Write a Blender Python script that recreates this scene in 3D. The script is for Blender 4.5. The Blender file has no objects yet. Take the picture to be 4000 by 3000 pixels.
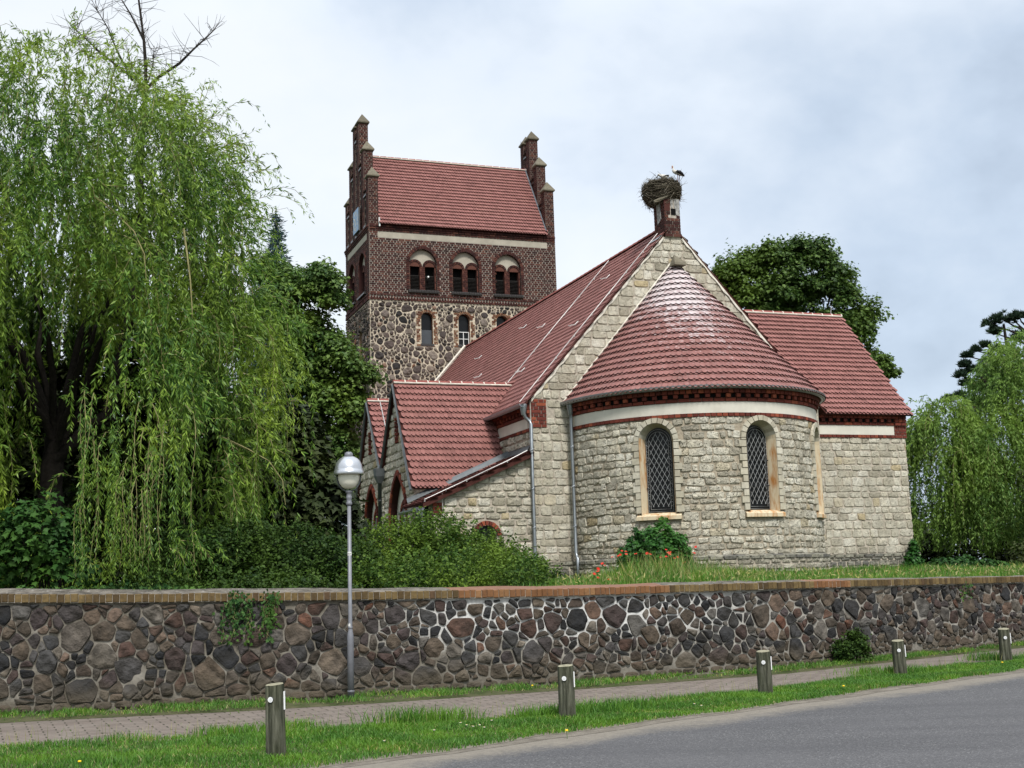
import bpy, math, random
import numpy as np
from mathutils import Vector, Matrix
from mathutils.geometry import tessellate_polygon
random.seed(7); RNG = np.random.default_rng(11)
SC = 1.6                                   # metres per modelling unit
COL = bpy.context.scene.collection
scene = bpy.context.scene
R_ = math.radians
pi = math.pi

# ------------------------------------------------------------------ camera
cam = bpy.data.cameras.new('camera'); camo = bpy.data.objects.new('camera', cam); COL.objects.link(camo)
cam.sensor_width = 36; cam.lens = 36 * 4797.8 / 4000; cam.clip_end = 3000; cam.clip_start = .1
PITCH, ROLL, EYE = .1561, .0308, 1.6
camo.location = (0, 0, EYE * SC)
F_ = Vector((0, math.cos(PITCH), math.sin(PITCH))); U0 = Vector((0, -math.sin(PITCH), math.cos(PITCH))); R0 = Vector((1, 0, 0))
RR = R0 * math.cos(ROLL) - U0 * math.sin(ROLL); UU = R0 * math.sin(ROLL) + U0 * math.cos(ROLL)
camo.rotation_euler = Matrix((RR, UU, -F_)).transposed().to_euler()
scene.camera = camo

# ------------------------------------------------------------------ world, sun, exposure
SUN_EL, SUN_AZ = R_(52), R_(166)           # azimuth clockwise from +Y: behind the camera, to the right
w = bpy.data.worlds.new('World'); scene.world = w; w.use_nodes = True
nt = w.node_tree; nt.nodes.clear()
def wn(t, **k):
    n = nt.nodes.new(t)
    for a, b in k.items(): setattr(n, a, b)
    return n
L_ = nt.links.new
wout = wn('ShaderNodeOutputWorld'); wmix = wn('ShaderNodeMixShader')
sky = wn('ShaderNodeTexSky', sky_type='NISHITA', sun_disc=False, sun_elevation=SUN_EL, sun_rotation=SUN_AZ)
bg1 = wn('ShaderNodeBackground'); bg1.inputs[1].default_value = .12; L_(sky.outputs[0], bg1.inputs[0])
tc = wn('ShaderNodeTexCoord'); mp = wn('ShaderNodeMapping'); mp.inputs['Scale'].default_value = (1.7, 1.7, 2.7); mp.inputs['Location'].default_value = (1.3, .4, .2)
L_(tc.outputs['Generated'], mp.inputs[0])
nz = wn('ShaderNodeTexNoise'); nz.inputs['Scale'].default_value = 1.7; nz.inputs['Detail'].default_value = 6; nz.inputs['Roughness'].default_value = .52; nz.inputs['Distortion'].default_value = .15
L_(mp.outputs[0], nz.inputs['Vector'])
# a grey bank of cloud low in the east-north-east
dotn = wn('ShaderNodeVectorMath', operation='DOT_PRODUCT'); L_(tc.outputs['Generated'], dotn.inputs[0])
dotn.inputs[1].default_value = Vector((.44, .88, .175)).normalized()
mr = wn('ShaderNodeMapRange', interpolation_type='SMOOTHSTEP'); mr.inputs[1].default_value = .93; mr.inputs[2].default_value = 1.0; mr.inputs[3].default_value = -.04; mr.inputs[4].default_value = .30
L_(dotn.outputs['Value'], mr.inputs[0])
sub = wn('ShaderNodeMath', operation='SUBTRACT'); L_(nz.outputs[0], sub.inputs[0]); L_(mr.outputs[0], sub.inputs[1])
ramp = wn('ShaderNodeValToRGB'); cr = ramp.color_ramp
cr.elements[0].position = .16; cr.elements[0].color = (.33, .40, .50, 1)
cr.elements[1].position = .64; cr.elements[1].color = (.90, .94, .97, 1)
e = cr.elements.new(.34); e.color = (.57, .665, .79, 1)
e = cr.elements.new(.49); e.color = (.80, .87, .955, 1)
L_(sub.outputs[0], ramp.inputs[0])
# overcast skies are brighter towards the zenith
sep = wn('ShaderNodeSeparateXYZ'); L_(tc.outputs['Generated'], sep.inputs[0])
zr = wn('ShaderNodeMapRange'); zr.inputs[1].default_value = .42; zr.inputs[2].default_value = 1; zr.inputs[3].default_value = 1.0; zr.inputs[4].default_value = 1.8
L_(sep.outputs[2], zr.inputs[0])
bg2 = wn('ShaderNodeBackground'); L_(ramp.outputs[0], bg2.inputs[0]); L_(zr.outputs[0], bg2.inputs[1])
wmix.inputs[0].default_value = .86
L_(bg1.outputs[0], wmix.inputs[1]); L_(bg2.outputs[0], wmix.inputs[2]); L_(wmix.outputs[0], wout.inputs[0])
sl = bpy.data.lights.new('sun', 'SUN'); sl.energy = 3.4; sl.angle = R_(10); sl.color = (1, .968, .92)
so = bpy.data.objects.new('sun', sl); COL.objects.link(so)
sd = Vector((math.sin(SUN_AZ) * math.cos(SUN_EL), math.cos(SUN_AZ) * math.cos(SUN_EL), math.sin(SUN_EL)))
so.rotation_euler = sd.to_track_quat('Z', 'Y').to_euler(); so.location = (0, -30, 60)
scene.view_settings.view_transform = 'Standard'; scene.view_settings.look = 'None'
scene.view_settings.exposure = .2; scene.view_settings.gamma = 1
scene.cycles.max_bounces = 6; scene.cycles.transmission_bounces = 4; scene.cycles.diffuse_bounces = 2

# ------------------------------------------------------------------ materials
class NT:
    def __init__(s, name):
        s.m = bpy.data.materials.new(name); s.m.use_nodes = True; s.t = s.m.node_tree; s.t.nodes.clear()
        s.out = s.t.nodes.new('ShaderNodeOutputMaterial')
        c = s.t.nodes.new('ShaderNodeTexCoord')
        v = s.n('ShaderNodeVectorMath', {0: c.outputs['Object'], 1: (1 / SC,) * 3}, operation='MULTIPLY'); s.co = v.outputs[0]
        g = s.t.nodes.new('ShaderNodeNewGeometry'); s.geo = g; s.isl = g.outputs['Random Per Island']
        s.pos = s.n('ShaderNodeVectorMath', {0: g.outputs['Position'], 1: (1 / SC,) * 3}, operation='MULTIPLY').outputs[0]
    def n(s, typ, ins=None, **p):
        n = s.t.nodes.new(typ)
        for k, v in p.items(): setattr(n, k, v)
        for k, v in (ins or {}).items():
            if isinstance(v, bpy.types.NodeSocket): s.t.links.new(v, n.inputs[k])
            else: n.inputs[k].default_value = v
        return n
    def map(s, vec, scale=(1, 1, 1), rot=(0, 0, 0), loc=(0, 0, 0)):
        return s.n('ShaderNodeMapping', {'Vector': vec, 'Scale': scale, 'Rotation': rot, 'Location': loc}).outputs[0]
    def noise(s, scale, detail=4, rough=.55, vec=None, dist=0):
        return s.n('ShaderNodeTexNoise', {'Vector': vec or s.co, 'Scale': scale, 'Detail': detail, 'Roughness': rough, 'Distortion': dist}).outputs[0]
    def ramp(s, fac, stops, interp='LINEAR'):
        n = s.n('ShaderNodeValToRGB', {0: fac}); r = n.color_ramp; r.interpolation = interp
        while len(r.elements) < len(stops): r.elements.new(.5)
        for e, (p, c) in zip(r.elements, stops):
            e.position = p; e.color = (*c, 1) if len(c) == 3 else c
        return n.outputs[0]
    def mix(s, f, a, b, blend='MIX'):
        n = s.n('ShaderNodeMix', data_type='RGBA', blend_type=blend)
        for i, v in ((0, f), (6, a), (7, b)):
            if isinstance(v, bpy.types.NodeSocket): s.t.links.new(v, n.inputs[i])
            else: n.inputs[i].default_value = v if i == 0 else ((*v, 1) if len(v) == 3 else v)
        return n.outputs[2]
    def math(s, op, a, b=0, clamp=False):
        n = s.n('ShaderNodeMath', {0: a, 1: b}, operation=op); n.use_clamp = clamp
        return n.outputs[0]
    def mr(s, v, a, b, c=0, d=1):
        return s.n('ShaderNodeMapRange', {0: v, 1: a, 2: b, 3: c, 4: d}).outputs[0]
    def bump(s, h, strength=.5, dist=.02, nrm=None):
        i = {'Height': h, 'Strength': strength, 'Distance': dist * SC}
        if nrm: i['Normal'] = nrm
        return s.n('ShaderNodeBump', i).outputs[0]
    def bsdf(s, col, rough=.8, spec=.3, metal=0, nrm=None, **k):
        i = {'Base Color': (*col, 1) if isinstance(col, tuple) else col, 'Roughness': rough, 'Specular IOR Level': spec, 'Metallic': metal}
        if nrm: i['Normal'] = nrm
        i.update(k)
        b = s.n('ShaderNodeBsdfPrincipled', i); s.t.links.new(b.outputs[0], s.out.inputs[0]); return b

def stone_mat(name, stops, fine=9, dark=.35, bs=.6, bd=.02, lichen=None, pits=.0):
    s = NT(name)
    c = s.ramp(s.isl, stops)
    n1 = s.noise(fine, 6, .65); n2 = s.noise(2.2, 3)
    c = s.mix(s.mr(n1, .35, .7, dark, 0), c, (.02, .018, .015))
    c = s.mix(s.mr(n2, .4, .7, 0, .35), c, (.30, .27, .20), 'OVERLAY')
    h = n1
    if pits:
        p = s.noise(fine * 2.0, 4, .65, dist=1.2)
        pm = s.mr(p, .565, .66, 0, pits); c = s.mix(pm, c, (.035, .03, .025)); h = s.math('SUBTRACT', n1, s.math('MULTIPLY', pm, .8))
    if lichen:
        l = s.mr(s.noise(5, 5, .7), .55, .68, 0, .7); c = s.mix(l, c, lichen)
    if name.endswith('sandstone'):          # rain streaks and damp patches
        st = s.noise(1.0, 5, .65, vec=s.map(s.co, (3.2, 3.2, .45))); c = s.mix(s.mr(st, .52, .72, 0, .38), c, (.15, .135, .105)); st2 = s.noise(.8, 4, .6); c = s.mix(s.mr(st2, .5, .7, 0, .22), c, (.27, .25, .21))
    if name.endswith('sandstone'):
        qz = s.n('ShaderNodeSeparateXYZ', {0: s.co}).outputs[2]; c = s.mix(s.mr(s.math('SUBTRACT', qz, s.math('MULTIPLY', n2, 1.1)), 1.7, .9, 0, .45), c, (.16, .15, .11))
    if name == 'wall_fieldstone':          # splashed mud along the foot
        q = s.n('ShaderNodeSeparateXYZ', {0: s.co}).outputs; c = s.mix(s.mr(s.math('SUBTRACT', q[2], s.math('MULTIPLY', n2, .5)), .18, -.12, 0, .85), c, (.085, .07, .05))
    s.bsdf(c, .9, .2, nrm=s.bump(h, bs, bd)); return s.m
def simple(name, col, rough=.7, spec=.3, metal=0, var=.25, sc=8, bs=.15, dirt=None, **k):
    s = NT(name); n = s.noise(sc, 5, .6)
    c = s.mix(s.mr(n, .3, .7, 0, 1), tuple(x * (1 - var) for x in col), tuple(min(1, x * (1 + var)) for x in col))
    if dirt:
        c = s.mix(s.mr(s.noise(sc * .35, 4, .7), .5, .75, 0, .6), c, dirt)
    s.bsdf(c, rough, spec, metal, nrm=s.bump(n, bs, .01), **k); return s.m
def leaf_mat(name, dark, mid, light, rough=.5, trans=.4, spec=.2, sc=.5, tint=(1.0, .95, .5)):
    s = NT(name)
    c = s.ramp(s.isl, [(0, dark), (.5, mid), (1, light)])
    n = s.noise(sc, 2, .5, vec=s.pos)
    c = s.mix(s.mr(n, .42, .66, 0, .55), c, tuple(min(1, l * t * 1.25) for l, t in zip(light, tint)))
    b = s.n('ShaderNodeBsdfPrincipled', {'Base Color': c, 'Roughness': rough, 'Specular IOR Level': spec})
    t = s.n('ShaderNodeBsdfTranslucent', {'Color': c})
    m = s.n('ShaderNodeMixShader', {0: trans, 1: b.outputs[0], 2: t.outputs[0]})
    s.t.links.new(m.outputs[0], s.out.inputs[0]); return s.m

M = {}
M['ashlar'] = stone_mat('ashlar_sandstone', [(0, (.39, .355, .28)), (.3, (.54, .50, .40)), (.6, (.62, .58, .475)), (.93, (.69, .65, .55)), (.97, (.54, .46, .31)), (1, (.50, .40, .23))], 13, .3, .8, .03, pits=.7)
M['ashlar_rough'] = stone_mat('rough_sandstone', [(0, (.40, .365, .29)), (.3, (.57, .53, .43)), (.65, (.68, .635, .52)), (.94, (.76, .72, .61)), (.98, (.56, .48, .33)), (1, (.50, .40, .24))], 13, .4, 1.0, .03, pits=.95)
M['plinth'] = stone_mat('plinth_stone', [(0, (.17, .165, .15)), (.5, (.29, .28, .23)), (1, (.42, .40, .32))], 10, .5, .9, .03, pits=.8)
M['mortar'] = simple('lime_mortar', (.37, .325, .265), .95, .1, sc=14, bs=.4, var=.3)
M['mortardark'] = simple('weathered_mortar', (.31, .265, .20), .95, .1, sc=14, bs=.4, var=.35)
M['trim'] = stone_mat('dressed_sandstone', [(0, (.44, .40, .31)), (.5, (.54, .50, .395)), (1, (.62, .58, .475))], 14, .25, .2, .01)
s = NT('rusty_sandstone')
n = s.noise(7, 4, .6, vec=s.map(s.co, (1, 1, .25)))
s.bsdf(s.mix(s.mr(n, .46, .66), (.58, .49, .34), (.40, .18, .055)), .9, .15); M['rust'] = s.m
M['fieldstone'] = stone_mat('fieldstone', [(0, (.022, .022, .024)), (.25, (.075, .06, .056)), (.5, (.14, .108, .096)), (.75, (.20, .165, .14)), (.96, (.27, .225, .185)), (1, (.26, .12, .07))], 11, .5, .8, .025)
M['towermortar'] = simple('tower_mortar', (.47, .41, .315), .95, .1, sc=16, bs=.6, var=.35, dirt=(.22, .18, .14))
M['wallstone'] = stone_mat('wall_fieldstone', [(0, (.016, .018, .022)), (.13, (.045, .046, .050)), (.26, (.085, .083, .082)), (.40, (.075, .058, .058)), (.52, (.105, .060, .045)), (.62, (.085, .070, .056)), (.74, (.15, .115, .085)), (.86, (.135, .130, .122)), (.95, (.22, .185, .145)), (1, (.17, .075, .048))], 6, .75, 1.0, .07)
s = NT('wall_mortar')           # freshly repointed white stretch in the middle, weathered grey on the left
sx = s.n('ShaderNodeSeparateXYZ', {0: s.co}).outputs
n1 = s.noise(3, 5, .6); n2 = s.noise(22, 4, .6)
bl = s.math('MULTIPLY', s.mr(sx[0], -2.3, -.9), s.mr(sx[0], 4.6, 2.2)); bl = s.math('MULTIPLY', bl, s.mr(s.math('ADD', sx[2], s.math('MULTIPLY', n1, .8)), .9, 1.3))
c0 = s.mix(s.mr(sx[0], -2.2, 4), s.mix(s.mr(n1, .35, .65), (.12, .105, .08), (.27, .25, .215)), s.mix(s.mr(n1, .35, .65), (.20, .185, .16), (.36, .34, .30)))
c0 = s.mix(bl, c0, (.60, .595, .57)); c0 = s.mix(s.mr(sx[2], .35, .0, 0, .6), c0, (.09, .075, .055))
s.bsdf(s.mix(s.mr(n2, .3, .6, .3, 0), c0, (.05, .045, .04)), .95, .1, nrm=s.bump(n2, .6, .02)); M['wallmortar'] = s.m
M['brickdark'] = stone_mat('dark_brick', [(0, (.030, .011, .011)), (.4, (.060, .019, .017)), (.8, (.085, .029, .024)), (1, (.14, .055, .038))], 30, .35, .3, .005)
M['brickmortar'] = simple('brick_mortar', (.36, .325, .275), .95, .1, sc=20, var=.3, dirt=(.2, .16, .13))
M['brickred'] = stone_mat('red_brick', [(0, (.10, .022, .016)), (.5, (.17, .038, .026)), (.85, (.24, .055, .032)), (1, (.34, .09, .045))], 26, .35, .3, .006)
M['brickold'] = stone_mat('old_brick', [(0, (.11, .045, .03)), (.5, (.19, .085, .045)), (.85, (.25, .14, .085)), (1, (.32, .23, .15))], 26, .3, .3, .006)
def tile_mat(name, a, b, streak, rough):
    s = NT(name)
    c = s.ramp(s.isl, [(0, a), (.85, b), (1, tuple(x * .82 for x in a))])
    n = s.noise(2.0, 4, .6); n2 = s.noise(40, 3, .6)
    c = s.mix(s.mr(n, .45, .75, 0, .5), c, tuple(x * .62 for x in a)); n3 = s.noise(.9, 4, .7); c = s.mix(s.mr(n3, .5, .75, 0, .4), c, (.20, .095, .075)); c = s.mix(s.mr(n2, .5, .8, 0, .25), c, (.42, .25, .22))
    if streak:
        st = s.noise(9, 4, .7, vec=s.map(s.co, (1.6, 1.6, .35))); c = s.mix(s.mr(st, .52, .7, 0, streak), c, (.55, .45, .43))
    if name == 'apse_clay_tile':       # broken pale streaks, denser high up and left of the middle
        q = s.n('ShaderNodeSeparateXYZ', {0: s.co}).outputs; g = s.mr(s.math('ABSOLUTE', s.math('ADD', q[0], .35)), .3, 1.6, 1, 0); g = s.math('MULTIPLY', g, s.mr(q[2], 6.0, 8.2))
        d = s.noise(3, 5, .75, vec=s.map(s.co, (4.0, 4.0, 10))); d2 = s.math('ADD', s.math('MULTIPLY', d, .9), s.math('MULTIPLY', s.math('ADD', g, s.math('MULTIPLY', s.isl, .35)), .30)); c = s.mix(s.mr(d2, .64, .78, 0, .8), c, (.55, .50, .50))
    s.bsdf(c, rough, .16, nrm=s.bump(n2, .08, .004)); return s.m
M['tile_edge'] = simple('grime_and_shade_tile_edge', (.045, .014, .012), .9, .1)  # grime colour deepened to paint the shadow gaps under tile ends
M['tile'] = tile_mat('clay_tile', (.205, .087, .076), (.255, .112, .098), 0, .72)
M['tilenave'] = tile_mat('nave_clay_tile', (.195, .081, .071), (.245, .104, .091), 0, .72)
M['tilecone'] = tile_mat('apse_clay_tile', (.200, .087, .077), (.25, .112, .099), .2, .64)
M['underlay'] = simple('roof_boarding', (.06, .022, .018), .9, .1)
M['ridgetile'] = stone_mat('ridge_tile', [(0, (.25, .075, .065)), (1, (.33, .11, .095))], 20, .3, .2, .006)
M['whitemortar'] = simple('white_pointing', (.62, .58, .50), .95, .1, sc=9, var=.25, bs=.5)
M['plaster'] = simple('cream_plaster', (.58, .55, .475), .92, .15, sc=3, var=.08, dirt=(.42, .39, .33))
M['plasterdark'] = simple('grey_beige_plaster', (.36, .33, .27), .92, .15, sc=4, var=.12, dirt=(.26, .235, .19))
M['zinc'] = simple('zinc', (.30, .325, .345), .45, .5, .75, .15, 5)
M['zincdark'] = simple('weathered_zinc', (.10, .11, .115), .55, .4, .5, .25, 6)
M['wire'] = simple('conductor_wire', (.55, .54, .52), .5, .5, .4, .1)
M['glass'] = simple('dark_glass', (.004, .0045, .005), .3, .25, 0, .2, 3, bs=.03)
M['glassgrey'] = simple('grey_pane', (.045, .050, .055), .25, .5, 0, .2, 2, bs=.05)
M['lead'] = simple('grille_wire', (.33, .34, .34), .5, .5, .3, .15)
M['iron'] = simple('dark_iron', (.02, .022, .026), .5, .4, .3)
M['black'] = simple('dark_recess', (.006, .006, .006), .9, .1)
M['louvre'] = simple('tarred_louvre', (.022, .019, .017), .7, .3)
M['whitepaint'] = simple('white_paint', (.62, .62, .60), .6, .3, var=.1)
M['capstone'] = stone_mat('cap_stone', [(0, (.13, .115, .085)), (.5, (.19, .17, .125)), (1, (.25, .225, .17))], 18, .45, .5, .01)
M['sill'] = simple('dark_glazed_sill', (.03, .027, .026), .35, .5, sc=30, bs=.5)
M['clockblue'] = simple('clock_blue', (.16, .28, .44), .45, .4, var=.08)
M['gold'] = simple('pale_gilding', (.72, .62, .40), .4, .5, .2, .1)
M['lime'] = simple('lime_patch', (.27, .265, .25), .9, .1, sc=12, var=.6, bs=.4)
# plants
M['willowleaf'] = leaf_mat('willow_leaf', (.028, .075, .014), (.085, .180, .026), (.21, .32, .05), .45, .28, .25, .5, (1.15, 1, .6))
M['willowtwig'] = simple('willow_twig', (.21, .19, .085), .8, .2)
M['bark'] = simple('bark', (.024, .020, .017), .95, .1, sc=14, bs=.8, var=.4)
M['barkgrey'] = simple('grey_bark', (.085, .078, .075), .95, .1, sc=14, bs=.8, var=.4)
M['rwillowleaf'] = leaf_mat('pale_willow_leaf', (.042, .095, .020), (.10, .19, .036), (.20, .31, .07), .5, .4, .2, .5, (1.05, 1, .7))
M['mapleleaf'] = leaf_mat('maple_leaf', (.020, .056, .011), (.055, .118, .022), (.15, .23, .06), .5, .3, .25, .7)
M['lindenleaf'] = leaf_mat('linden_leaf', (.020, .050, .010), (.048, .098, .017), (.115, .185, .042), .5, .3, .25, .35)
M['spruceleaf'] = leaf_mat('spruce_needle', (.018, .045, .045), (.042, .085, .085), (.10, .16, .165), .6, .1, .2, .8, (1, 1, 1))
M['pineleaf'] = leaf_mat('pine_needle', (.008, .020, .012), (.016, .036, .020), (.032, .055, .028), .6, .1, .2, .6, (1, 1, .8))
M['hedgeleaf'] = leaf_mat('hedge_leaf', (.016, .045, .008), (.048, .105, .016), (.13, .205, .036), .55, .35, .15, .9)
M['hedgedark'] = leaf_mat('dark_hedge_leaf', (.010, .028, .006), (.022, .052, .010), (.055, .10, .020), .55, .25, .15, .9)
M['shrubleaf'] = leaf_mat('shrub_leaf', (.010, .042, .008), (.020, .085, .013), (.050, .15, .026), .5, .25, .25, 1.2)
M['ivyleaf'] = leaf_mat('ivy_leaf', (.012, .040, .012), (.028, .080, .020), (.075, .15, .04), .6, .2, .12, 2)
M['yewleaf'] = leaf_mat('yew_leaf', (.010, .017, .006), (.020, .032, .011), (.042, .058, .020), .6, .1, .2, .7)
M['broadleaf'] = leaf_mat('broad_leaf', (.012, .042, .010), (.022, .070, .015), (.045, .105, .024), .55, .2, .15, 1.2)
M['grass'] = leaf_mat('grass_blade', (.034, .105, .012), (.062, .170, .020), (.12, .25, .035), .5, .3, .3, 1.4)
M['drygrass'] = leaf_mat('dry_grass_blade', (.12, .15, .045), (.22, .23, .085), (.38, .36, .18), .6, .3, .2, 1.4)
M['poppy'] = simple('poppy_petal', (.50, .022, .010), .5, .3, var=.3, sc=40)
M['stem'] = simple('green_stem', (.06, .12, .03), .6, .3)
M['yellow'] = simple('dandelion_yellow', (.75, .5, .02), .6, .2)
M['daisy'] = simple('daisy_white', (.75, .75, .72), .6, .2)
# street
M['wood'] = None
s = NT('weathered_post')
v = s.map(s.co, (26, 26, 2.2)); n1 = s.noise(1.0, 6, .65, vec=v, dist=.6); n2 = s.noise(4, 4, .6)
c = s.ramp(n1, [(.28, (.012, .013, .009)), (.45, (.050, .052, .036)), (.6, (.11, .11, .082)), (.75, (.20, .195, .155))])
c = s.mix(s.mr(n2, .4, .65, 0, .5), c, (.36, .43, .22), 'MULTIPLY'); s.bsdf(c, .9, .15, nrm=s.bump(n1, 1, .012)); M['wood'] = s.m
M['woodtop'] = simple('sawn_post_top', (.25, .235, .165), .9, .15, sc=20, bs=.5, var=.35)
M['reflector'] = simple('white_reflector', (.78, .78, .78), .35, .5, var=.04)
M['reflgrey'] = simple('reflector_ring', (.42, .43, .45), .35, .5, var=.04)
M['galv'] = simple('galvanised_steel', (.175, .18, .20), .5, .5, .2, .14, 9, dirt=(.14, .14, .15))
M['alu'] = simple('brushed_aluminium', (.52, .53, .55), .3, .5, .85, .06, 6, bs=.05)
M['globe'] = simple('opal_globe', (.72, .70, .60), .22, .5, var=.05)
M['ink'] = simple('black_print', (.05, .05, .06), .6, .3)
s = NT('asphalt')
n1 = s.noise(55, 3, .7, vec=s.pos); n2 = s.noise(.5, 4, .6, vec=s.pos); vv = s.n('ShaderNodeTexVoronoi', {'Vector': s.pos, 'Scale': 75.0}); vr = s.n('ShaderNodeSeparateColor', {0: vv.outputs['Color']}).outputs[0]
c = s.ramp(vr, [(0, (.068, .067, .069)), (.5, (.10, .099, .102)), (.92, (.135, .133, .136)), (1, (.25, .245, .24))])
c = s.mix(s.mr(n1, .3, .7, .4, 0), c, (.05, .05, .052)); c = s.mix(s.mr(n2, .35, .7, 0, .5), c, (.115, .113, .117))
dn = s.n('ShaderNodeVectorMath', {0: s.pos, 1: (-.639, .769, 0)}, operation='DOT_PRODUCT').outputs['Value']
wr = s.noise(1.0, 4, .6, vec=s.map(s.pos, (.12, 1.5, 1), (0, 0, R_(-39.7)))); c = s.mix(s.mr(wr, .42, .66, 0, .38), c, (.062, .062, .066)); e1 = s.noise(1.1, 5, .65, vec=s.pos); e2 = s.noise(18, 4, .7, vec=s.pos); dd = s.math('ADD', dn, s.math('MULTIPLY', s.math('SUBTRACT', s.math('ADD', e1, s.math('MULTIPLY', e2, .6)), .8), .9))
c = s.mix(s.mr(dd, 9.05, 9.5), c, s.mix(e2, (.13, .115, .095), (.25, .225, .19)))
s.bsdf(c, .9, .12, nrm=s.bump(vv.outputs['Distance'], .5, .01)); M['asphalt'] = s.m
s = NT('sandy_shoulder')
n1 = s.noise(4, 6, .7, vec=s.pos); n2 = s.noise(60, 3, .7, vec=s.pos)
c = s.mix(s.mr(n1, .35, .65), (.12, .105, .085), (.23, .205, .17)); c = s.mix(s.mr(n2, .4, .7, 0, .6), c, (.08, .07, .06))
s.bsdf(c, .95, .1, nrm=s.bump(n2, .6, .015)); M['sand'] = s.m
s = NT('concrete_pavers')
v = s.map(s.pos, (1, 1, 1), (0, 0, R_(-24)))
b = s.n('ShaderNodeTexBrick', {'Vector': v, 'Color1': (.15, .122, .105, 1), 'Color2': (.205, .168, .145, 1), 'Mortar': (.035, .034, .022, 1), 'Scale': 1.0, 'Mortar Size': .011, 'Mortar Smooth': .3, 'Brick Width': .30, 'Row Height': .15, 'Bias': 0.0})
n1 = s.noise(2, 5, .65, vec=s.pos); n2 = s.noise(40, 3, .7, vec=s.pos)
c = s.mix(s.mr(n1, .4, .7, 0, .6), b.outputs[0], (.20, .175, .15)); c = s.mix(s.mr(n2, .4, .7, 0, .35), c, (.09, .08, .07))
s.bsdf(c, .9, .15, nrm=s.bump(b.outputs['Fac'], .6, -.01)); M['paver'] = s.m
s = NT('soil')
n1 = s.noise(3, 5, .7, vec=s.pos)
dn = s.n('ShaderNodeVectorMath', {0: s.pos, 1: (-.639, .769, 0)}, operation='DOT_PRODUCT').outputs['Value']
c = s.mix(s.mr(n1, .35, .65), (.040, .055, .018), (.095, .088, .050)); c = s.mix(s.mr(s.math('ADD', dn, s.math('MULTIPLY', n1, .5)), 10.5, 10.15), c, s.mix(n1, (.12, .105, .085), (.23, .205, .17)))
s.bsdf(c, .95, .1); M['soil'] = s.m
s = NT('meadow')
n1 = s.noise(1.5, 5, .7, vec=s.pos)
s.bsdf(s.mix(s.mr(n1, .35, .65), (.030, .055, .014), (.07, .095, .03)), .95, .1); M['meadow'] = s.m
M['copingbrick'] = stone_mat('coping_brick', [(0, (.085, .056, .025)), (.5, (.145, .098, .042)), (.9, (.205, .145, .062)), (1, (.09, .05, .03))], 20, .45, .5, .01)
M['copingorange'] = stone_mat('orange_coping_brick', [(0, (.17, .080, .035)), (.6, (.22, .105, .046)), (1, (.27, .145, .066))], 20, .3, .4, .01)
s = NT('lichen_concrete')
n1 = s.noise(5, 6, .7); n2 = s.noise(14, 4, .7)
c = s.mix(s.mr(n1, .4, .62), (.075, .068, .058), (.19, .17, .145)); c = s.mix(s.mr(n2, .60, .68, 0, .7), c, (.48, .47, .46))
s.bsdf(c, .95, .1, nrm=s.bump(n1, .7, .03)); M['copingtop'] = s.m
M['copingtopred'] = stone_mat('brick_coping_top', [(0, (.20, .10, .07)), (1, (.30, .17, .12))], 12, .35, .4, .01)

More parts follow.
